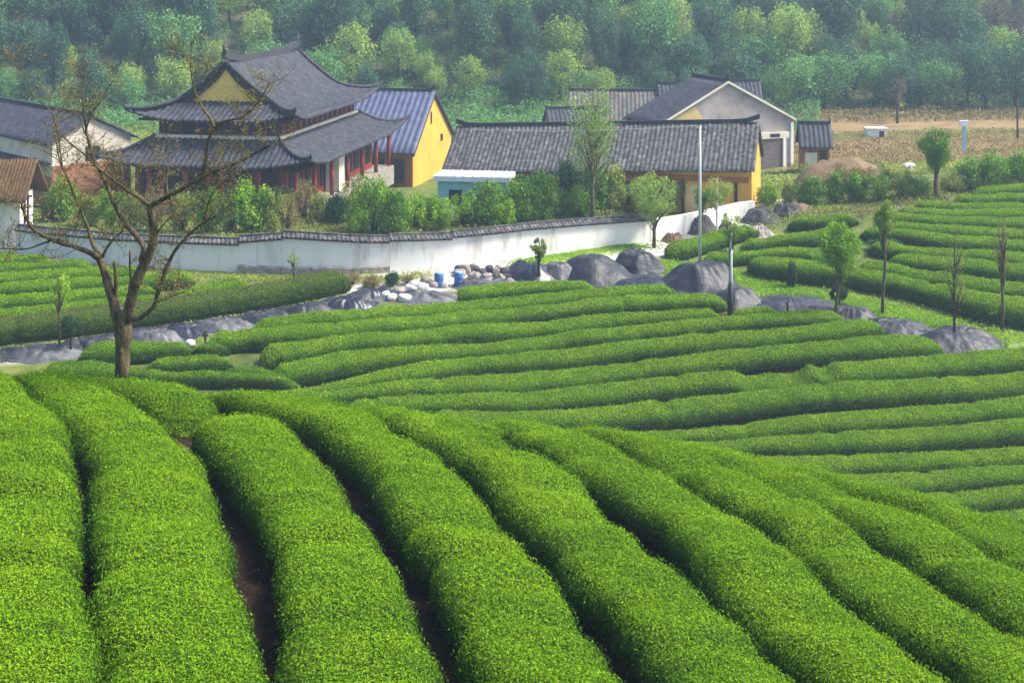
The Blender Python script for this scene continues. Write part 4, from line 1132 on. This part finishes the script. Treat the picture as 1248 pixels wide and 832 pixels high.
# --- young trees
def young(u, vb, vtop, cw, cz0, mat, label, trunk_r=.07, nleaf=1500, leaf=.13, ncl=24, sparse=False, cat='tree', lean=0, bark='bark', limbs=14, form=(1, 1), group='young trees in the tea garden', ysh=0):
    """young tree: foot at (u,vb), crown from cz0 (pixel row of the crown bottom) up to vtop"""
    p = on_low(u, vb); ppm = FPX / p[1]
    H = (vb - vtop) / ppm; c0 = (vb - cz0) / ppm; R = (cw / 2 / ppm, cw / 2 / ppm, (H - c0) / 2)
    r = empty('young_tree', p); tag(r, label, cat, group)
    sd = int(u * 7 + vb)
    V, F, t, cl = crown_np(R, ncl, nleaf, leaf, .23 if not sparse else .2, seed=sd, hollow=.2, zlo=-.95, up=.6, aspect=.45)
    fz = np.clip((V[:, 2] / R[2] + 1) / 2, 0, 1); wf = (.50 + .62 * fz - .30 * np.clip(fz - .7, 0, 1) / .3)[:, None]
    ph_ = np.arctan2(V[:, 1], V[:, 0]); wf = wf * (1 + .22 * vnoise(ph_ * 1.6 + sd, fz * 3.1))[:, None]
    V[:, :2] *= wf
    V = V + np.array([lean * H * .6, 0, (H + c0) / 2])
    link('crown', mesh_np('crown', V, F, M[mat], attr={'tint': t}), r)
    m = MB(); rs = random.Random(sd)
    pts = [(lean * H * q + rs.uniform(-.03, .03), rs.uniform(-.04, .04), H * q * .93 - (.2 if q == 0 else 0)) for q in (0, .2, .4, .6, .8, 1)]
    m.tube(pts, [trunk_r * f for f in (1.2, 1, .9, .75, .5, .2)], 7)
    for i in range(limbs):
        e = cl[rs.randrange(len(cl))] + np.array([lean * H * .6, 0, (H + c0) / 2]) ; q = max(c0 / H * .9, min(.9, (e[2] / H) - rs.uniform(.1, .3)))
        b = np.array([lean * H * q, 0, H * q * .93]); m.tube([b, (b + e) / 2 + np.array([0, 0, .05]), e], [trunk_r * .42, trunk_r * .28, trunk_r * .1], 4, cap=False)
    m.build('trunk', M[bark], r)
    return r
young(1018,394,264,72,350,'leaf_bright','young tree with a full fresh green crown and leaning thin trunk', .085, 9000, .15, 70, lean=.08)
young(1076,384,240,42,296,'leaf_lime','slender young tree with a narrow yellow-green top', .085, 3600, .12, 32, lean=.03, bark='bark_moss')
young(1163,420,276,40,395,'leaf_olive','thin dark-stemmed young tree with hardly any leaves, by the rightmost tarp heap', .07, 1100, .10, 34, True, bark='bark_dark', limbs=26)
young(1222,404,254,38,350,'leaf_straw','bare branching young tree near the right photo edge', .08, 520, .10, 34, True, limbs=30)
young(888,388,254,34,300,'leaf_spring','thin young tree with pale sparse leaves beside the white-topped pole', .06, 1500, .11, 26, True, bark='bark_dark', lean=.02)
young(797,302,202,76,280,'leaf_spring','bushy young willow with upright feathery twigs in front of the white wall', .11, 6000, .14, 60, limbs=26)
young(856,296,222,34,262,'leaf_mid','small young tree left of the white-trunked one, in front of the pale road', .07, 2000, .13, 30)
young(874,288,212,50,262,'leaf_olive','young tree with a white-painted trunk on the pale road side', .09, 3200, .13, 44, bark='white')
young(657,345,288,26,322,'leaf_olive','little tree with an upswept tuft standing behind the blue tarp heaps', .09, 1900, .12, 30, bark='bark_dark', limbs=16)
young(72,428,326,40,392,'leaf_bright','small green sapling standing left of the bare tree', .06, 1800, .12, 30, lean=.0)
young(358,346,298,26,330,'leaf_spring','spindly sapling below the step in the white wall', .05, 260, .11, 18, True)
young(1141,243,152,58,216,'leaf_mid','tall leafy tree beside the right-hand track', .16, 6500, .17, 60, group=None)
young(722,270,92,104,236,'leaf_spring','tall loose yellow-green tree rising in front of the long roof', .13, 4600, .18, 80, group=None, limbs=46)
young(960,386,364,9,382,'leaf_dark','little dark sapling on the tarp strip', .07, 160, .10, 10)
young(250,424,402,12,418,'leaf_dark','tiny dark sapling beside the tarp strip, left end of the long rows', .06, 200, .10, 10)
young(1094,150,92,44,130,'leaf_brownbare','bare brownish tree standing on the far field edge', .16, 420, .3, 34, True, limbs=30, group=None)
young(1097,142,124,22,136,'leaf_spring','small round yellow-green tree at the foot of the far wood', .1, 500, .25, 20, group=None)
# round topiaries
for u, vb, vt, w_, lab in [(86,432,384,25,'round dark clipped bush on a short stem, left of the bare tree'), (1022,382,346,23,'round dark clipped bush behind the leaning young tree trunk')]:
    p = on_low(u, vb); ppm = FPX / p[1]; r = empty('round_topiary', p); tag(r, lab, 'topiary', 'round dark topiaries')
    H = (vb - vt) / ppm; rr = w_ / 2 / ppm
    V, F, t, cl = crown_np((rr, rr, rr * 1.05), 60, 2200, .10, .22, seed=int(u), hollow=.75)
    link('crown', mesh_np('crown', V + np.array([0, 0, H - rr]), F, M['leaf_dark'], attr={'tint': t}), r)
    m = MB(); m.tube([(0, 0, -.2), (.02, 0, H - rr)], [.07, .05], 7); m.build('trunk', M['bark_dark'], r)

# --- the bare tree, limbs traced from the photograph
TB = ray_hit(lambda x, y: hilltop(x, y) - .35, 149, 452, 20, 33, .03); TY = TB[1]
BT = empty('bare_tree', TB); tag(BT, 'old gnarled tree with bare spreading branches on the brow of the near slope', 'tree')
PPM = FPX / TY
def T3(pts, d0=0.0, d1=0.0):
    n = len(pts); out = []
    for i, (u, v) in enumerate(pts):
        Y = TY + d0 + (d1 - d0) * i / max(1, n - 1)
        out.append(unproj(u, v, Y) - TB)
    P, s = resample(np.array(out), .06)
    P += .022 * np.stack([vnoise(s * 2.6, k * 3.1 + u) for k in range(3)], 1)
    return P, s
def limb(pts, r0, r1, d0, d1, name='limb', mat='bark', parent=None, sides=9):
    P, s = T3(pts, d0, d1); m = MB()
    t = np.linspace(0, 1, len(P)); R = (r0 + (r1 - r0) * t**.8) / PPM
    R = R * (1 + .16 * vnoise(s * 3.1, r0 * 5.0) + .10 * np.abs(vnoise(s * 9.0, r1)))
    m.tube(P, list(R), sides, wob=.09); o = m.build(name, M[mat], parent or BT)
    return P, R, o
TW, BD = MB(), []
tr = random.Random(77)
def twig(p, d, L, r, depth):
    n = 5; q = np.array(p, float); d = np.array(d, float); pts = [q.copy()]
    for i in range(n):
        d = d + np.array([tr.gauss(0, .22), tr.gauss(0, .22), tr.gauss(.05, .2)]); d /= np.linalg.norm(d)
        q = q + d * L / n; pts.append(q.copy())
        if depth and tr.random() < .62: 
            e = d + np.array([tr.gauss(0, .7), tr.gauss(0, .6), tr.gauss(.15, .6)]); twig(q, e / np.linalg.norm(e), L * tr.uniform(.35, .65), r * .6, depth - 1)
        if tr.random() < .16: BD.append(q + np.array([tr.gauss(0, .03) for _ in range(3)]))
    TW.tube(pts, list(np.linspace(r, r * .35, n + 1)), 4, cap=False)
def twigs_on(P, R, n, L, lo=.25, r=.008, depth=2):
    for i in range(n):
        k = int(len(P) * (lo + (1 - lo) * tr.random())); k = min(k, len(P) - 2)
        t = P[k+1] - P[k]; t /= np.linalg.norm(t) + 1e-9
        d = np.array([tr.gauss(0, 1), tr.gauss(0, .8), tr.gauss(.35, .8)]); d = d - t * (d @ t) * .5 + t * .3; d /= np.linalg.norm(d)
        twig(P[k], d, L * tr.uniform(.5, 1.2), min(r, R[k] * .5), depth)
P, R, trunk = limb([(149,460),(149,440),(149,420),(150,402),(149,388),(148,378)], 8.6, 11.0, 0, 0, 'trunk', sides=14)
LM = [
 ([(144,396),(139,374),(134,352),(129,335),(122,316)], 8.0, 5.6, 0, .3, 0, 0),
 ([(122,317),(109,307),(92,301),(76,297),(60,291),(48,283),(37,275),(30,262),(24,244)], 5.0, 1.6, .3, -.9, 7, .55),
 ([(125,312),(116,303),(107,280),(100,262),(94,246),(87,228),(80,212),(73,200),(69,182),(66,160)], 3.4, .9, .3, 1.2, 7, .5),
 ([(126,310),(132,298),(141,289),(152,282)], 2.2, .8, .3, -.2, 3, .35),
 ([(153,394),(157,382),(161,364),(165,348),(172,330),(180,314),(187,297),(188,280),(185,264),(182,250)], 9.5, 5.2, 0, -.3, 2, .4),
 ([(182,251),(198,242),(217,232),(236,222),(251,214),(272,205),(291,197),(310,187),(328,177)], 4.6, 1.5, -.3, -1.3, 8, .5),
 ([(182,250),(160,236),(146,224),(130,213),(112,197),(98,184),(86,174),(76,165)], 3.4, 1.0, -.3, .8, 8, .5),
 ([(160,234),(150,228),(140,218),(128,200),(124,176)], 1.8, .6, .1, .9, 4, .4),
 ([(246,216),(249,200),(253,182),(257,166),(261,152)], 3.0, 2.2, -.6, -.8, 3, .35),
 ([(261,154),(254,142),(247,132),(240,118),(236,106),(232,84),(232,66),(233,50)], 2.1, .7, -.8, -.3, 6, .42),
 ([(258,160),(268,150),(282,146),(296,143),(310,128),(322,112),(331,99)], 2.2, .7, -.8, -1.3, 7, .42),
 ([(233,80),(226,68),(219,60),(213,55)], 1.0, .5, -.3, -.2, 2, .3),
 ([(171,320),(174,304),(167,291),(159,281),(153,274),(147,262),(141,250),(135,236),(129,221),(120,207),(113,193),(108,176),(104,158),(102,130),(102,104),(102,78)], 5.0, .7, -.1, .7, 10, .5),
 ([(105,160),(112,138),(124,120),(132,108),(140,98)], 1.3, .5, .5, .2, 4, .38),
 ([(106,166),(100,150),(96,132),(92,116)], 1.1, .45, .5, .9, 3, .38),
 ([(74,202),(74,186),(70,160),(60,136),(46,122),(38,112),(28,84),(20,56)], 1.6, .5, .9, 1.6, 5, .4),
 ([(160,390),(172,386),(182,379),(189,371),(193,356),(198,340),(204,324),(213,307),(221,297),(229,288),(238,280),(246,274),(256,268),(266,262)], 4.4, 1.2, -.2, -1.0, 8, .5),
 ([(190,368),(200,364),(212,360),(226,356)], 1.4, .6, -.3, -.8, 3, .4),
 ([(244,276),(250,262),(254,246),(262,232),(274,222),(284,212)], 1.5, .5, -.9, -1.2, 5, .42),
 ([(188,290),(196,276),(206,266),(216,262),(226,266)], 1.6, .6, -.2, -.6, 4, .4),
 ([(141,380),(141,364),(141,346),(140,330),(140,318)], 3.0, 2.4, .0, .2, 0, .3),
 ([(158,372),(159,352),(159,334),(158,316),(157,306)], 2.6, 1.2, -.1, .1, 1, .3),
 ([(60,293),(48,298),(36,303),(22,304),(6,303),(-10,306)], 1.7, .8, -.2, -.7, 4, .4),
 ([(182,248),(186,228),(192,212),(194,190),(196,168)], 1.2, .5, -.3, .4, 4, .42),
 ([(206,238),(204,220),(206,204),(202,186)], 1.2, .5, -.4, .1, 3, .4),
]
for i, (pts, r0, r1, d0, d1, nt_, tl) in enumerate(LM):
    r0 *= .80 if r0 < 7 else .9; r1 *= .8
    P, R, o = limb(pts, r0, r1, d0, d1, 'limb', 'bark' if r0 > 3.2 else 'bark_moss')
    if nt_: twigs_on(P, R, int(nt_ * 3.6), tl * 1.3, .25, .0085)
TW.build('twigs', M['bark_moss'], BT, recalc=False)
BD = np.array(BD)
V, F, t = leaf_quads(np.repeat(BD, 2, 0) + rng.normal(0, .02, (2 * len(BD), 3)), np.tile([0, -.5, 1.], (2 * len(BD), 1)), .045, .022, 1.0, .5)
link('young_leaves', mesh_np('young_leaves', V, F, M['leaf_straw'], attr={'tint': t}), BT)

# fallen leaves and small weeds in the bare alleys of the near slope
def alley(n): return rng.uniform(-13, 13, n), rng.uniform(7, 32, n)
def litter(name, n, leaf, mat, h, up, spread):
    X, Y = alley(n); k = hilltop(X, Y) - HEDGE_H > lower(X, Y); X, Y = X[k], Y[k]
    P = np.stack([X, Y, ground(X, Y) + .012 + h * rng.random(len(X))], 1)
    V, F, t = leaf_quads(P, np.tile([0, 0, 1.], (len(X), 1)), leaf * rng.uniform(.6, 1.4, len(X)), leaf * .45, spread, up)
    tag(link(name, mesh_np(name, V, F, M[mat], attr={'tint': t})), kind='stuff')
litter('leaf_litter', 16000, .05, 'leaf_brownbare', .0, 0, .25)
X0, Y0 = rng.uniform(-13, 13, 260), rng.uniform(7, 32, 260)
alley = lambda n: (np.repeat(X0, n // 260) + rng.normal(0, .09, n // 260 * 260), np.repeat(Y0, n // 260) + rng.normal(0, .09, n // 260 * 260))
litter('alley_weeds', 9000, .07, 'leaf_mid', .14, 1.2, .9)
# ------------------------------------------------------------------ tarpaulin heaps, stones, poles and small things
def heap(u, vb, vt, wpx, label, mat='tarp', depth=None, group='tarpaulin-covered heaps', name='tarp_heap', p_=2.2, folds=9, wr=.12, rot=0.0, skew=0.0, cat='tarp heap', sharp=1.0, wide=1.0):
    """sheet draped over a heap: u centre, vb front foot row, vt top row"""
    f = on_low(u, vb); ppm = FPX / f[1]; a = wpx * wide / 2 / ppm; b = depth or max(.8, a * .8)
    c = np.array([f[0], f[1] + b * .8])
    h = CAMH - (vt - HOR) / FPX * (c[1]) - gz(c[0], c[1])
    h = max(h, .25); sd = u * .37 + vb * .11
    nr, nphi = 26, 72
    r = np.linspace(0, 1.12, nr)[:, None]; ph = np.linspace(0, 2 * math.pi, nphi, endpoint=False)[None]
    out = 1 + .10 * vnoise(np.cos(ph) * 2.0 + sd, np.sin(ph) * 2.0) + .05 * np.sin(ph * folds + sd) * np.clip(r, 0, 1)**2
    x = a * r * out * np.cos(ph); y = b * r * out * np.sin(ph)
    g = np.random.default_rng(int(u * 13 + vb)); xn, yn = x / a, y / b
    dome0 = np.clip(1 - r**p_, 0, 1)**(.8 * sharp)
    pl = [np.full_like(xn, 1.0) - .12 * xn * g.normal() - .10 * yn]
    for k in range(6):
        th = k / 6 * 2 * math.pi + g.uniform(-.35, .35); pl.append(g.uniform(1.15, 2.6) * (1.0 - (xn * math.cos(th) + yn * math.sin(th)) / g.uniform(.78, 1.05)))
    pl = np.stack(pl); tent = -np.log(np.exp(-22 * pl).sum(0)) / 22
    dome = np.clip(.22 * dome0 + .82 * np.clip(tent, 0, 1.1) * (dome0 > 0), 0, 1.15) * np.clip((1.04 - r) * 9, 0, 1)
    z = h * dome * (1 + .16 * vnoise(x / (.45*a) + sd, y / (.45*b), 1.0)) + skew * x * dome
    fold = wr * (.5 - np.abs(vnoise(ph * folds / 2.2 + vnoise(r * 3, ph) * .6, r * 1.1 + sd))) * np.clip(r * 1.6, 0, 1) * np.clip(1.25 - r, 0, 1) * 1.6
    z = z + fold + .10 * h * (.5 - np.abs(vnoise(np.cos(ph) * 5 + sd, np.sin(ph) * 5, r * 1.2))) * np.clip(r * 2, 0, 1) * np.clip(1.15 - r, 0, 1) + .05 * vnoise(x / .28, y / .28, sd)
    cr, sr = math.cos(rot), math.sin(rot)
    X, Y = c[0] + cr * x - sr * y, c[1] + sr * x + cr * y
    Z = np.maximum(z, .03 + .03 * vnoise(x * 4, y * 4, sd)) + ground(X, Y)
    Z[-1] = ground(X[-1], Y[-1]) - .05
    G = np.stack([X, Y, Z], -1)
    o3 = np.array([c[0], c[1], gz(*c)]); G = G - o3
    idx = np.arange(nr * nphi).reshape(nr, nphi); nx = np.roll(idx, -1, 1)
    F = np.stack([idx[:-1], idx[1:], nx[1:], nx[:-1]], -1).reshape(-1, 4)
    me = mesh_np(name, G.reshape(-1, 3), F, M[mat], smooth=True)
    o = link(name, me, None, o3); tag(o, label, cat, group); return o
for q in [
 (648,346,318,66,'low dark blue tarp heap behind the little tree','tarp_blue'),
 (682,344,316,44,'pale crumpled tarp heap between two dark ones','tarp_pale'),
 (728,348,309,84,'large dark tarp heap with a pale right side, below the white wall','tarp'),
 (718,322,308,36,'small pale tarp heap just behind the large one','tarp_pale'),
 (781,334,302,52,'separate grey tarp heap nearest the white wall','tarp'),
 (856,361,319,78,'biggest tarp heap with a smooth rounded top, at the foot of the tall pole','tarp'),
 (796,359,337,78,'long flat dark tarp heap in front of the biggest heap','tarp_blue'),
 (898,378,350,58,'crumpled grey tarp heap at the foot of the white-topped pole','tarp'),
 (972,384,361,92,'long low grey tarp heap left of the round topiary','tarp'),
 (1046,395,372,56,'small rounded dark tarp heap right of the leaning young tree','tarp'),
 (1098,410,387,66,'grey tarp heap with a long fold, second from the right','tarp'),
 (1126,416,398,56,'low pale flap of tarp in front of the second heap from the right','tarp_pale'),
 (1180,433,399,84,'rightmost grey tarp heap with straight hanging folds','tarp'),
]: heap(q[0], q[1], q[2] + 4, *q[3:], wide=1.34)
for q in [
 (50,440,422,70,'grey crumpled tarp roll at the far left of the tarp strip','tarp_pale'),
 (112,430,413,52,'dark tarp roll left of the bare tree trunk','tarp'),
 (180,421,401,56,'pale wrinkled tarp roll right of the bare tree trunk','tarp_pale'),
 (222,412,394,56,'black tarp roll in the middle of the tarp strip, left part','tarp_blue'),
 (270,406,388,66,'shiny pale tarp roll by the tiny dark sapling','tarp_pale'),
 (322,396,379,60,'dark grey tarp roll left of the white stones','tarp'),
 (372,388,369,56,'grey tarp roll just right of the middle of the strip','tarp'),
 (424,378,361,52,'dark tarp roll near the stones','tarp_blue'),
 (454,364,352,38,'small flat dark tarp roll beside the white stones','tarp_blue'),
 (516,370,354,90,'low pale tarp strip below the white stones','tarp_pale'),
 (600,356,340,72,'low wrinkled pale tarp below the stone pile','tarp_pale'),
]: heap(q[0], q[1], q[2] + 3, q[3] * 1.35, *q[4:], depth=.85, group='rolled tarps along the strip', name='tarp_roll', p_=2.6, folds=9, wr=.16)
for q in [(857,286,266,42,'dark rock heap behind the white-trunked tree','stone_dark'), (888,288,272,28,'small dark rock heap right of the white-trunked tree','stone_dark'),
          (930,272,256,50,'long dark rock heap at the right end of the pale road','stone_dark'), (962,266,250,38,'dark rock heap nearest the tan earth heap','stone_dark'),
          (928,290,277,34,'rounded grey rock heap at the tip of the right field','stone'), (822,298,286,30,'brownish stone heap at the right end of the coped wall','bamboo_soil')]:
    heap(*q, group='rock heaps by the pale road', name='rock_heap', folds=7, wr=.25, cat='rock heap')

def rock(u, v, wpx, hpx, mat, label, group):
    p = on_low(u, v); ppm = FPX / p[1]; a, h = wpx / 2 / ppm, hpx / ppm
    import bmesh
    bm = bmesh.new(); bmesh.ops.create_icosphere(bm, subdivisions=3, radius=1); sd = u * .7 + v
    co = np.array([x.co[:] for x in bm.verts])
    d = 1 + .28 * vnoise(co[:, 0]*1.3 + sd, co[:, 1]*1.3, co[:, 2]*1.3) + .1 * vnoise(co[:, 0]*3.5 + sd, co[:, 1]*3.5, co[:, 2]*3.5)
    co = co * d[:, None]; co = np.sign(co) * np.abs(co)**.85
    co = co * [a, a * .85, h * .55] + [0, 0, h * .4]
    for x, c in zip(bm.verts, co): x.co = c
    me = bpy.data.meshes.new('rock'); bm.to_mesh(me); bm.free(); me.materials.append(M[mat]); me.polygons.foreach_set('use_smooth', [True]*len(me.polygons))
    o = link('rock', me, None, p); o.rotation_euler = (0, 0, random.uniform(0, 6)); tag(o, label, 'rock', group)
rr = random.Random(3)
WS = [(486,360,18,11),(500,357,16,11),(515,354,18,10),(528,351,15,9),(478,366,14,9),(494,367,18,9),(511,364,16,10),(526,360,14,9),(505,349,14,8),(520,344,13,8),(541,350,12,8),(470,362,12,8)]
for i, (u, v, w_, h_) in enumerate(WS):
    rock(u, v, w_, h_, 'concrete' if i % 3 else 'stone', 'whitish boulder in the loose pile left of the blue barrels', 'white boulders left of the barrels')
for i in range(22):
    t = rr.random(); u = 556 + 66 * rr.random(); v = 350 - 20 * rr.random()
    rock(u, v, rr.uniform(9, 16), rr.uniform(8, 12), 'stone' if rr.random() < .6 else 'stone_dark', 'rough stone in the low pile right of the blue barrels', 'stones in the pile right of the barrels')
rock(1108, 208, 17, 10, 'concrete', 'lone white boulder on the brown field edge', None)
rock(232, 422, 14, 8, 'concrete', 'pale stone lying beside the tiny dark sapling', None)
for u, v, lab in [(535, 350, 'left of the two blue plastic barrels on the pale yard'), (559, 349, 'right of the two blue plastic barrels, nearer the stone pile')]:
    p = on_low(u, v); ppm = FPX / p[1]; r = 9.0 / 2 / ppm * 1.25; h = 17 / ppm
    T = empty('plastic_barrel', p); tag(T, lab, 'barrel', 'blue barrels')
    prof = [(.0, 0), (.9, 0), (1, .04), (1, .3), (1.06, .33), (1, .36), (1, .64), (1.06, .67), (1, .7), (1, .93), (.93, 1.0), (0, 1.0)]
    G = np.array([[(r*q*math.cos(a), r*q*math.sin(a), h*z) for a in np.linspace(0, 2*math.pi, 25)] for q, z in prof]); m = MB(); m.grid(G, True); m.build('body', M['blue_plastic'], T)
    m = MB(); m.tube([(0, 0, h + .002), (0, 0, h + .04)], r * .86, 20); m.build('lid', M['sky_paint'], T)

# poles
def pole(u, vb, vt, wpx, mat, label, low=None, extra=None):
    p = on_low(u, vb); ppm = FPX / p[1]; H = (vb - vt) / ppm; r = wpx / 2 / ppm
    T = empty('utility_pole', p); tag(T, label, 'pole')
    m = MB(); m.tube([(0, 0, -.3), (0, 0, H * .5), (0, 0, H)], [r * 1.1, r, r * .85], 10); m.build('shaft', M[mat], T)
    m = MB(); m.tube([(0, 0, H), (0, 0, H + .06)], r * 1.1, 10); m.build('cap', M['metal_dark'], T)
    if low:
        m = MB(); m.tube([(0, 0, -.3), (0, 0, H * low)], r * 1.25, 10); o = m.build('sleeve', M['metal_dark'], T); o['label'] = 'dark lower sleeve'
    if extra: extra(T, H)
    return T, p, H
def wire(T, H):
    p = np.array(T.location) + [0, 0, H - .05]
    e = unproj(556, 157, 108.2)
    pts = [(p * (1 - t) + e * t) - np.array(T.location) - np.array([0, 0, .25 * 4 * t * (1 - t)]) for t in np.linspace(0, 1, 14)]
    m = MB(); m.tube(pts, .022, 5); m.build('cable', M['metal_pale'], T)
    m = MB(); m.box(-.3, .3, -.05, .05, H - .32, H - .24); m.build('crossarm', M['metal_dark'], T)
pole(853, 322, 152, 3.6, 'metal_pale', 'tall pale green-white pole behind the biggest tarp heap', extra=wire)
pole(891, 388, 283, 3.8, 'metal_pale', 'shorter pole, white above and dark below, by the crumpled grey tarp', low=.42)
for u, vt_, vb_, lab in [(1175, 158, 187, 'pale post standing on the far brown field, right of the tall roadside tree')]:
    p = unproj(u, vb_, 133); b = gz(p[0], p[1]); T = empty('field_post', (p[0], p[1], b)); tag(T, lab, 'post')
    m = MB(); m.box(-.14, .14, -.14, .14, -.3, 2.6); m.build('shaft', M['sky_paint'], T)
    m = MB(); m.box(-.42, .42, -.2, .2, 2.35, 2.85); m.build('box', M['white_paint'], T)
p = unproj(1240, 178, 140); b = gz(p[0], p[1]); T = empty('utility_pole', (p[0], p[1], b)); tag(T, 'thin dark pole at the right photo edge on the brown field', 'pole')
m = MB(); m.tube([(0, 0, -.3), (0, 0, 4.2)], [.11, .08], 8); m.build('shaft', M['wood_dark'], T); m = MB(); m.box(-.5, .5, -.05, .05, 3.7, 3.8); m.build('crossarm', M['wood_dark'], T)
# small white field shed far behind the right-hand track
p = unproj(1067, 170, 146); b = gz(p[0], p[1]); T = empty('field_hut', (p[0], p[1], b)); tag(T, 'tiny white hut with a flat roof on the far side of the brown field', 'hut')
m = MB(); m.box(-1.0, 1.0, -.7, .7, -.2, .75); m.build('wall', M['white_paint'], T); m = MB(); m.box(-1.12, 1.12, -.82, .82, .75, .9); m.build('roof', M['concrete'], T); m = MB(); m.box(.2, .7, -.74, -.7, -.1, .6); m.build('door', M['glass_dark'], T)
# brown mound
heap(1040, 226, 197, 140, 'low bare tan earth bank behind the right-hand bushes', 'bamboo_soil', depth=3.0, group=None, name='earth_bank', folds=5, wr=.3, cat='earth bank', p_=2.4)
heap(976, 262, 248, 30, 'small heap of tan earth by the dark rock heap', 'bamboo_soil', depth=.8, group=None, name='earth_heap', folds=5, wr=.1, cat='mound')
# pale sacks left in the garden
heap(358, 268, 259, 17, 'white sack lying among the garden shrubs near the temple', 'white', depth=.4, group=None, name='white_sack', cat='sack', wr=.05)
heap(104, 246, 229, 24, 'pale blue-white plastic sheet bundle behind the bare tree limbs', 'white_paint', depth=.6, group=None, name='sheet_bundle', cat='bundle', wr=.1)
# ragged notch plants: pale shoots in the middle field
for u, v, lab in [(952, 478, 'pale leafy shoot left of the ragged notch'), (978, 476, 'pale leafy shoot in the middle of the ragged notch'), (1000, 470, 'pale leafy shoot right of the ragged notch')]:
    shrub(u, v + 3, v - 11, 15, 'spring', 'loose', lab, 'pale shoots at the ragged notch')

# long black ground sheets under the rolls
def sheet(pix, w, label):
    P, s = resample(np.array(plan(pix)), .22); T = np.gradient(P, axis=0); T /= np.linalg.norm(T, axis=1, keepdims=True); R = np.stack([T[:, 1], -T[:, 0]], 1)
    k = np.linspace(-1, 1, 15)
    ww = w * (1 + .22 * vnoise(s / 1.9, 3.3) + .1 * vnoise(s / .6, 1.1))
    XY = P[:, None] + R[:, None] * (k[None, :, None] * ww[:, None, None])
    Z = ground(XY[..., 0], XY[..., 1]) + (.16 + .22 * np.abs(vnoise(XY[..., 0] / .8, XY[..., 1] / .45, 2)) + .10 * vnoise(XY[..., 0] / .3, XY[..., 1] / .25, 5)) * (1 - np.abs(k)**4)[None] + .012
    G = np.concatenate([XY, Z[..., None]], 2); idx = np.arange(G.shape[0] * 15).reshape(-1, 15)
    F = np.stack([idx[:-1, :-1], idx[1:, :-1], idx[1:, 1:], idx[:-1, 1:]], -1).reshape(-1, 4)
    o = link('ground_sheet', mesh_np('ground_sheet', G.reshape(-1, 3), F, M['tarp'], smooth=True)); tag(o, label, 'plastic sheet')
sheet([(0,434),(90,425),(150,412),(240,401),(300,390),(400,372),(450,361)], .62, 'long crumpled dark plastic sheet under the tarp rolls on the left strip')
sheet([(880,366),(930,372),(1010,385),(1090,400),(1140,410)], .5, 'long crumpled dark plastic sheet under the heaps on the right strip')
# ------------------------------------------------------------------ camera, light, air
cd = bpy.data.cameras.new('camera'); cam = bpy.data.objects.new('camera', cd); COL.objects.link(cam)
cam.location = (0, 0, CAMH); cam.rotation_euler = (math.radians(90), 0, 0)
cd.sensor_fit = 'HORIZONTAL'; cd.sensor_width = 36; cd.lens = FPX / 1248 * 36; cd.shift_y = -(416 - HOR) / 1248
cd.clip_start = .1; cd.clip_end = 2000
scene.camera = cam
SUN_EL, SUN_AZ = math.radians(52), math.radians(88)      # azimuth clockwise from +Y: light comes from the right
w = bpy.data.worlds.new('World'); scene.world = w; w.use_nodes = True
wn = w.node_tree; bg = wn.nodes['Background']
sky = wn.nodes.new('ShaderNodeTexSky'); sky.sky_type = 'NISHITA'; sky.sun_disc = False
sky.sun_elevation = SUN_EL; sky.sun_rotation = SUN_AZ; sky.dust_density = 3.0; sky.air_density = 1.0
wn.links.new(sky.outputs[0], bg.inputs[0]); bg.inputs[1].default_value = .15
sl = bpy.data.lights.new('sun', 'SUN'); sl.energy = 4.0; sl.angle = math.radians(16); sl.color = (1, .93, .80)
so = bpy.data.objects.new('sun', sl); COL.objects.link(so)
dv = Vector((math.sin(SUN_AZ) * math.cos(SUN_EL), math.cos(SUN_AZ) * math.cos(SUN_EL), math.sin(SUN_EL)))
so.rotation_euler = dv.to_track_quat('Z', 'Y').to_euler(); so.location = (60, 60, 90)
HAZE = True
if HAZE:
    hb = MB(); hb.box(-125, 125, -16, 250, -6.5, 66)
    m, nt = new_mat('haze'); out = N(nt, 'ShaderNodeOutputMaterial'); pv = N(nt, 'ShaderNodeVolumePrincipled')
    pv.inputs['Color'].default_value = (.56, .76, 1, 1); pv.inputs['Density'].default_value = .0008; pv.inputs['Anisotropy'].default_value = .2
    nt.links.new(pv.outputs[0], out.inputs['Volume'])
    tag(hb.build('haze', m), kind='stuff')
vs = scene.view_settings; vs.view_transform = 'Standard'; vs.look = 'None'; vs.exposure = .93; vs.gamma = 1
scene.render.engine = 'CYCLES'
cy = scene.cycles
cy.use_denoising = True
try:
    cy.denoiser = 'OPENIMAGEDENOISE'; cy.denoising_input_passes = 'RGB_ALBEDO_NORMAL'
except Exception: pass
cy.max_bounces = 6; cy.diffuse_bounces = 3; cy.glossy_bounces = 2; cy.transmission_bounces = 4; cy.transparent_max_bounces = 4; cy.volume_bounces = 0
cy.use_adaptive_sampling = True; cy.adaptive_threshold = .015
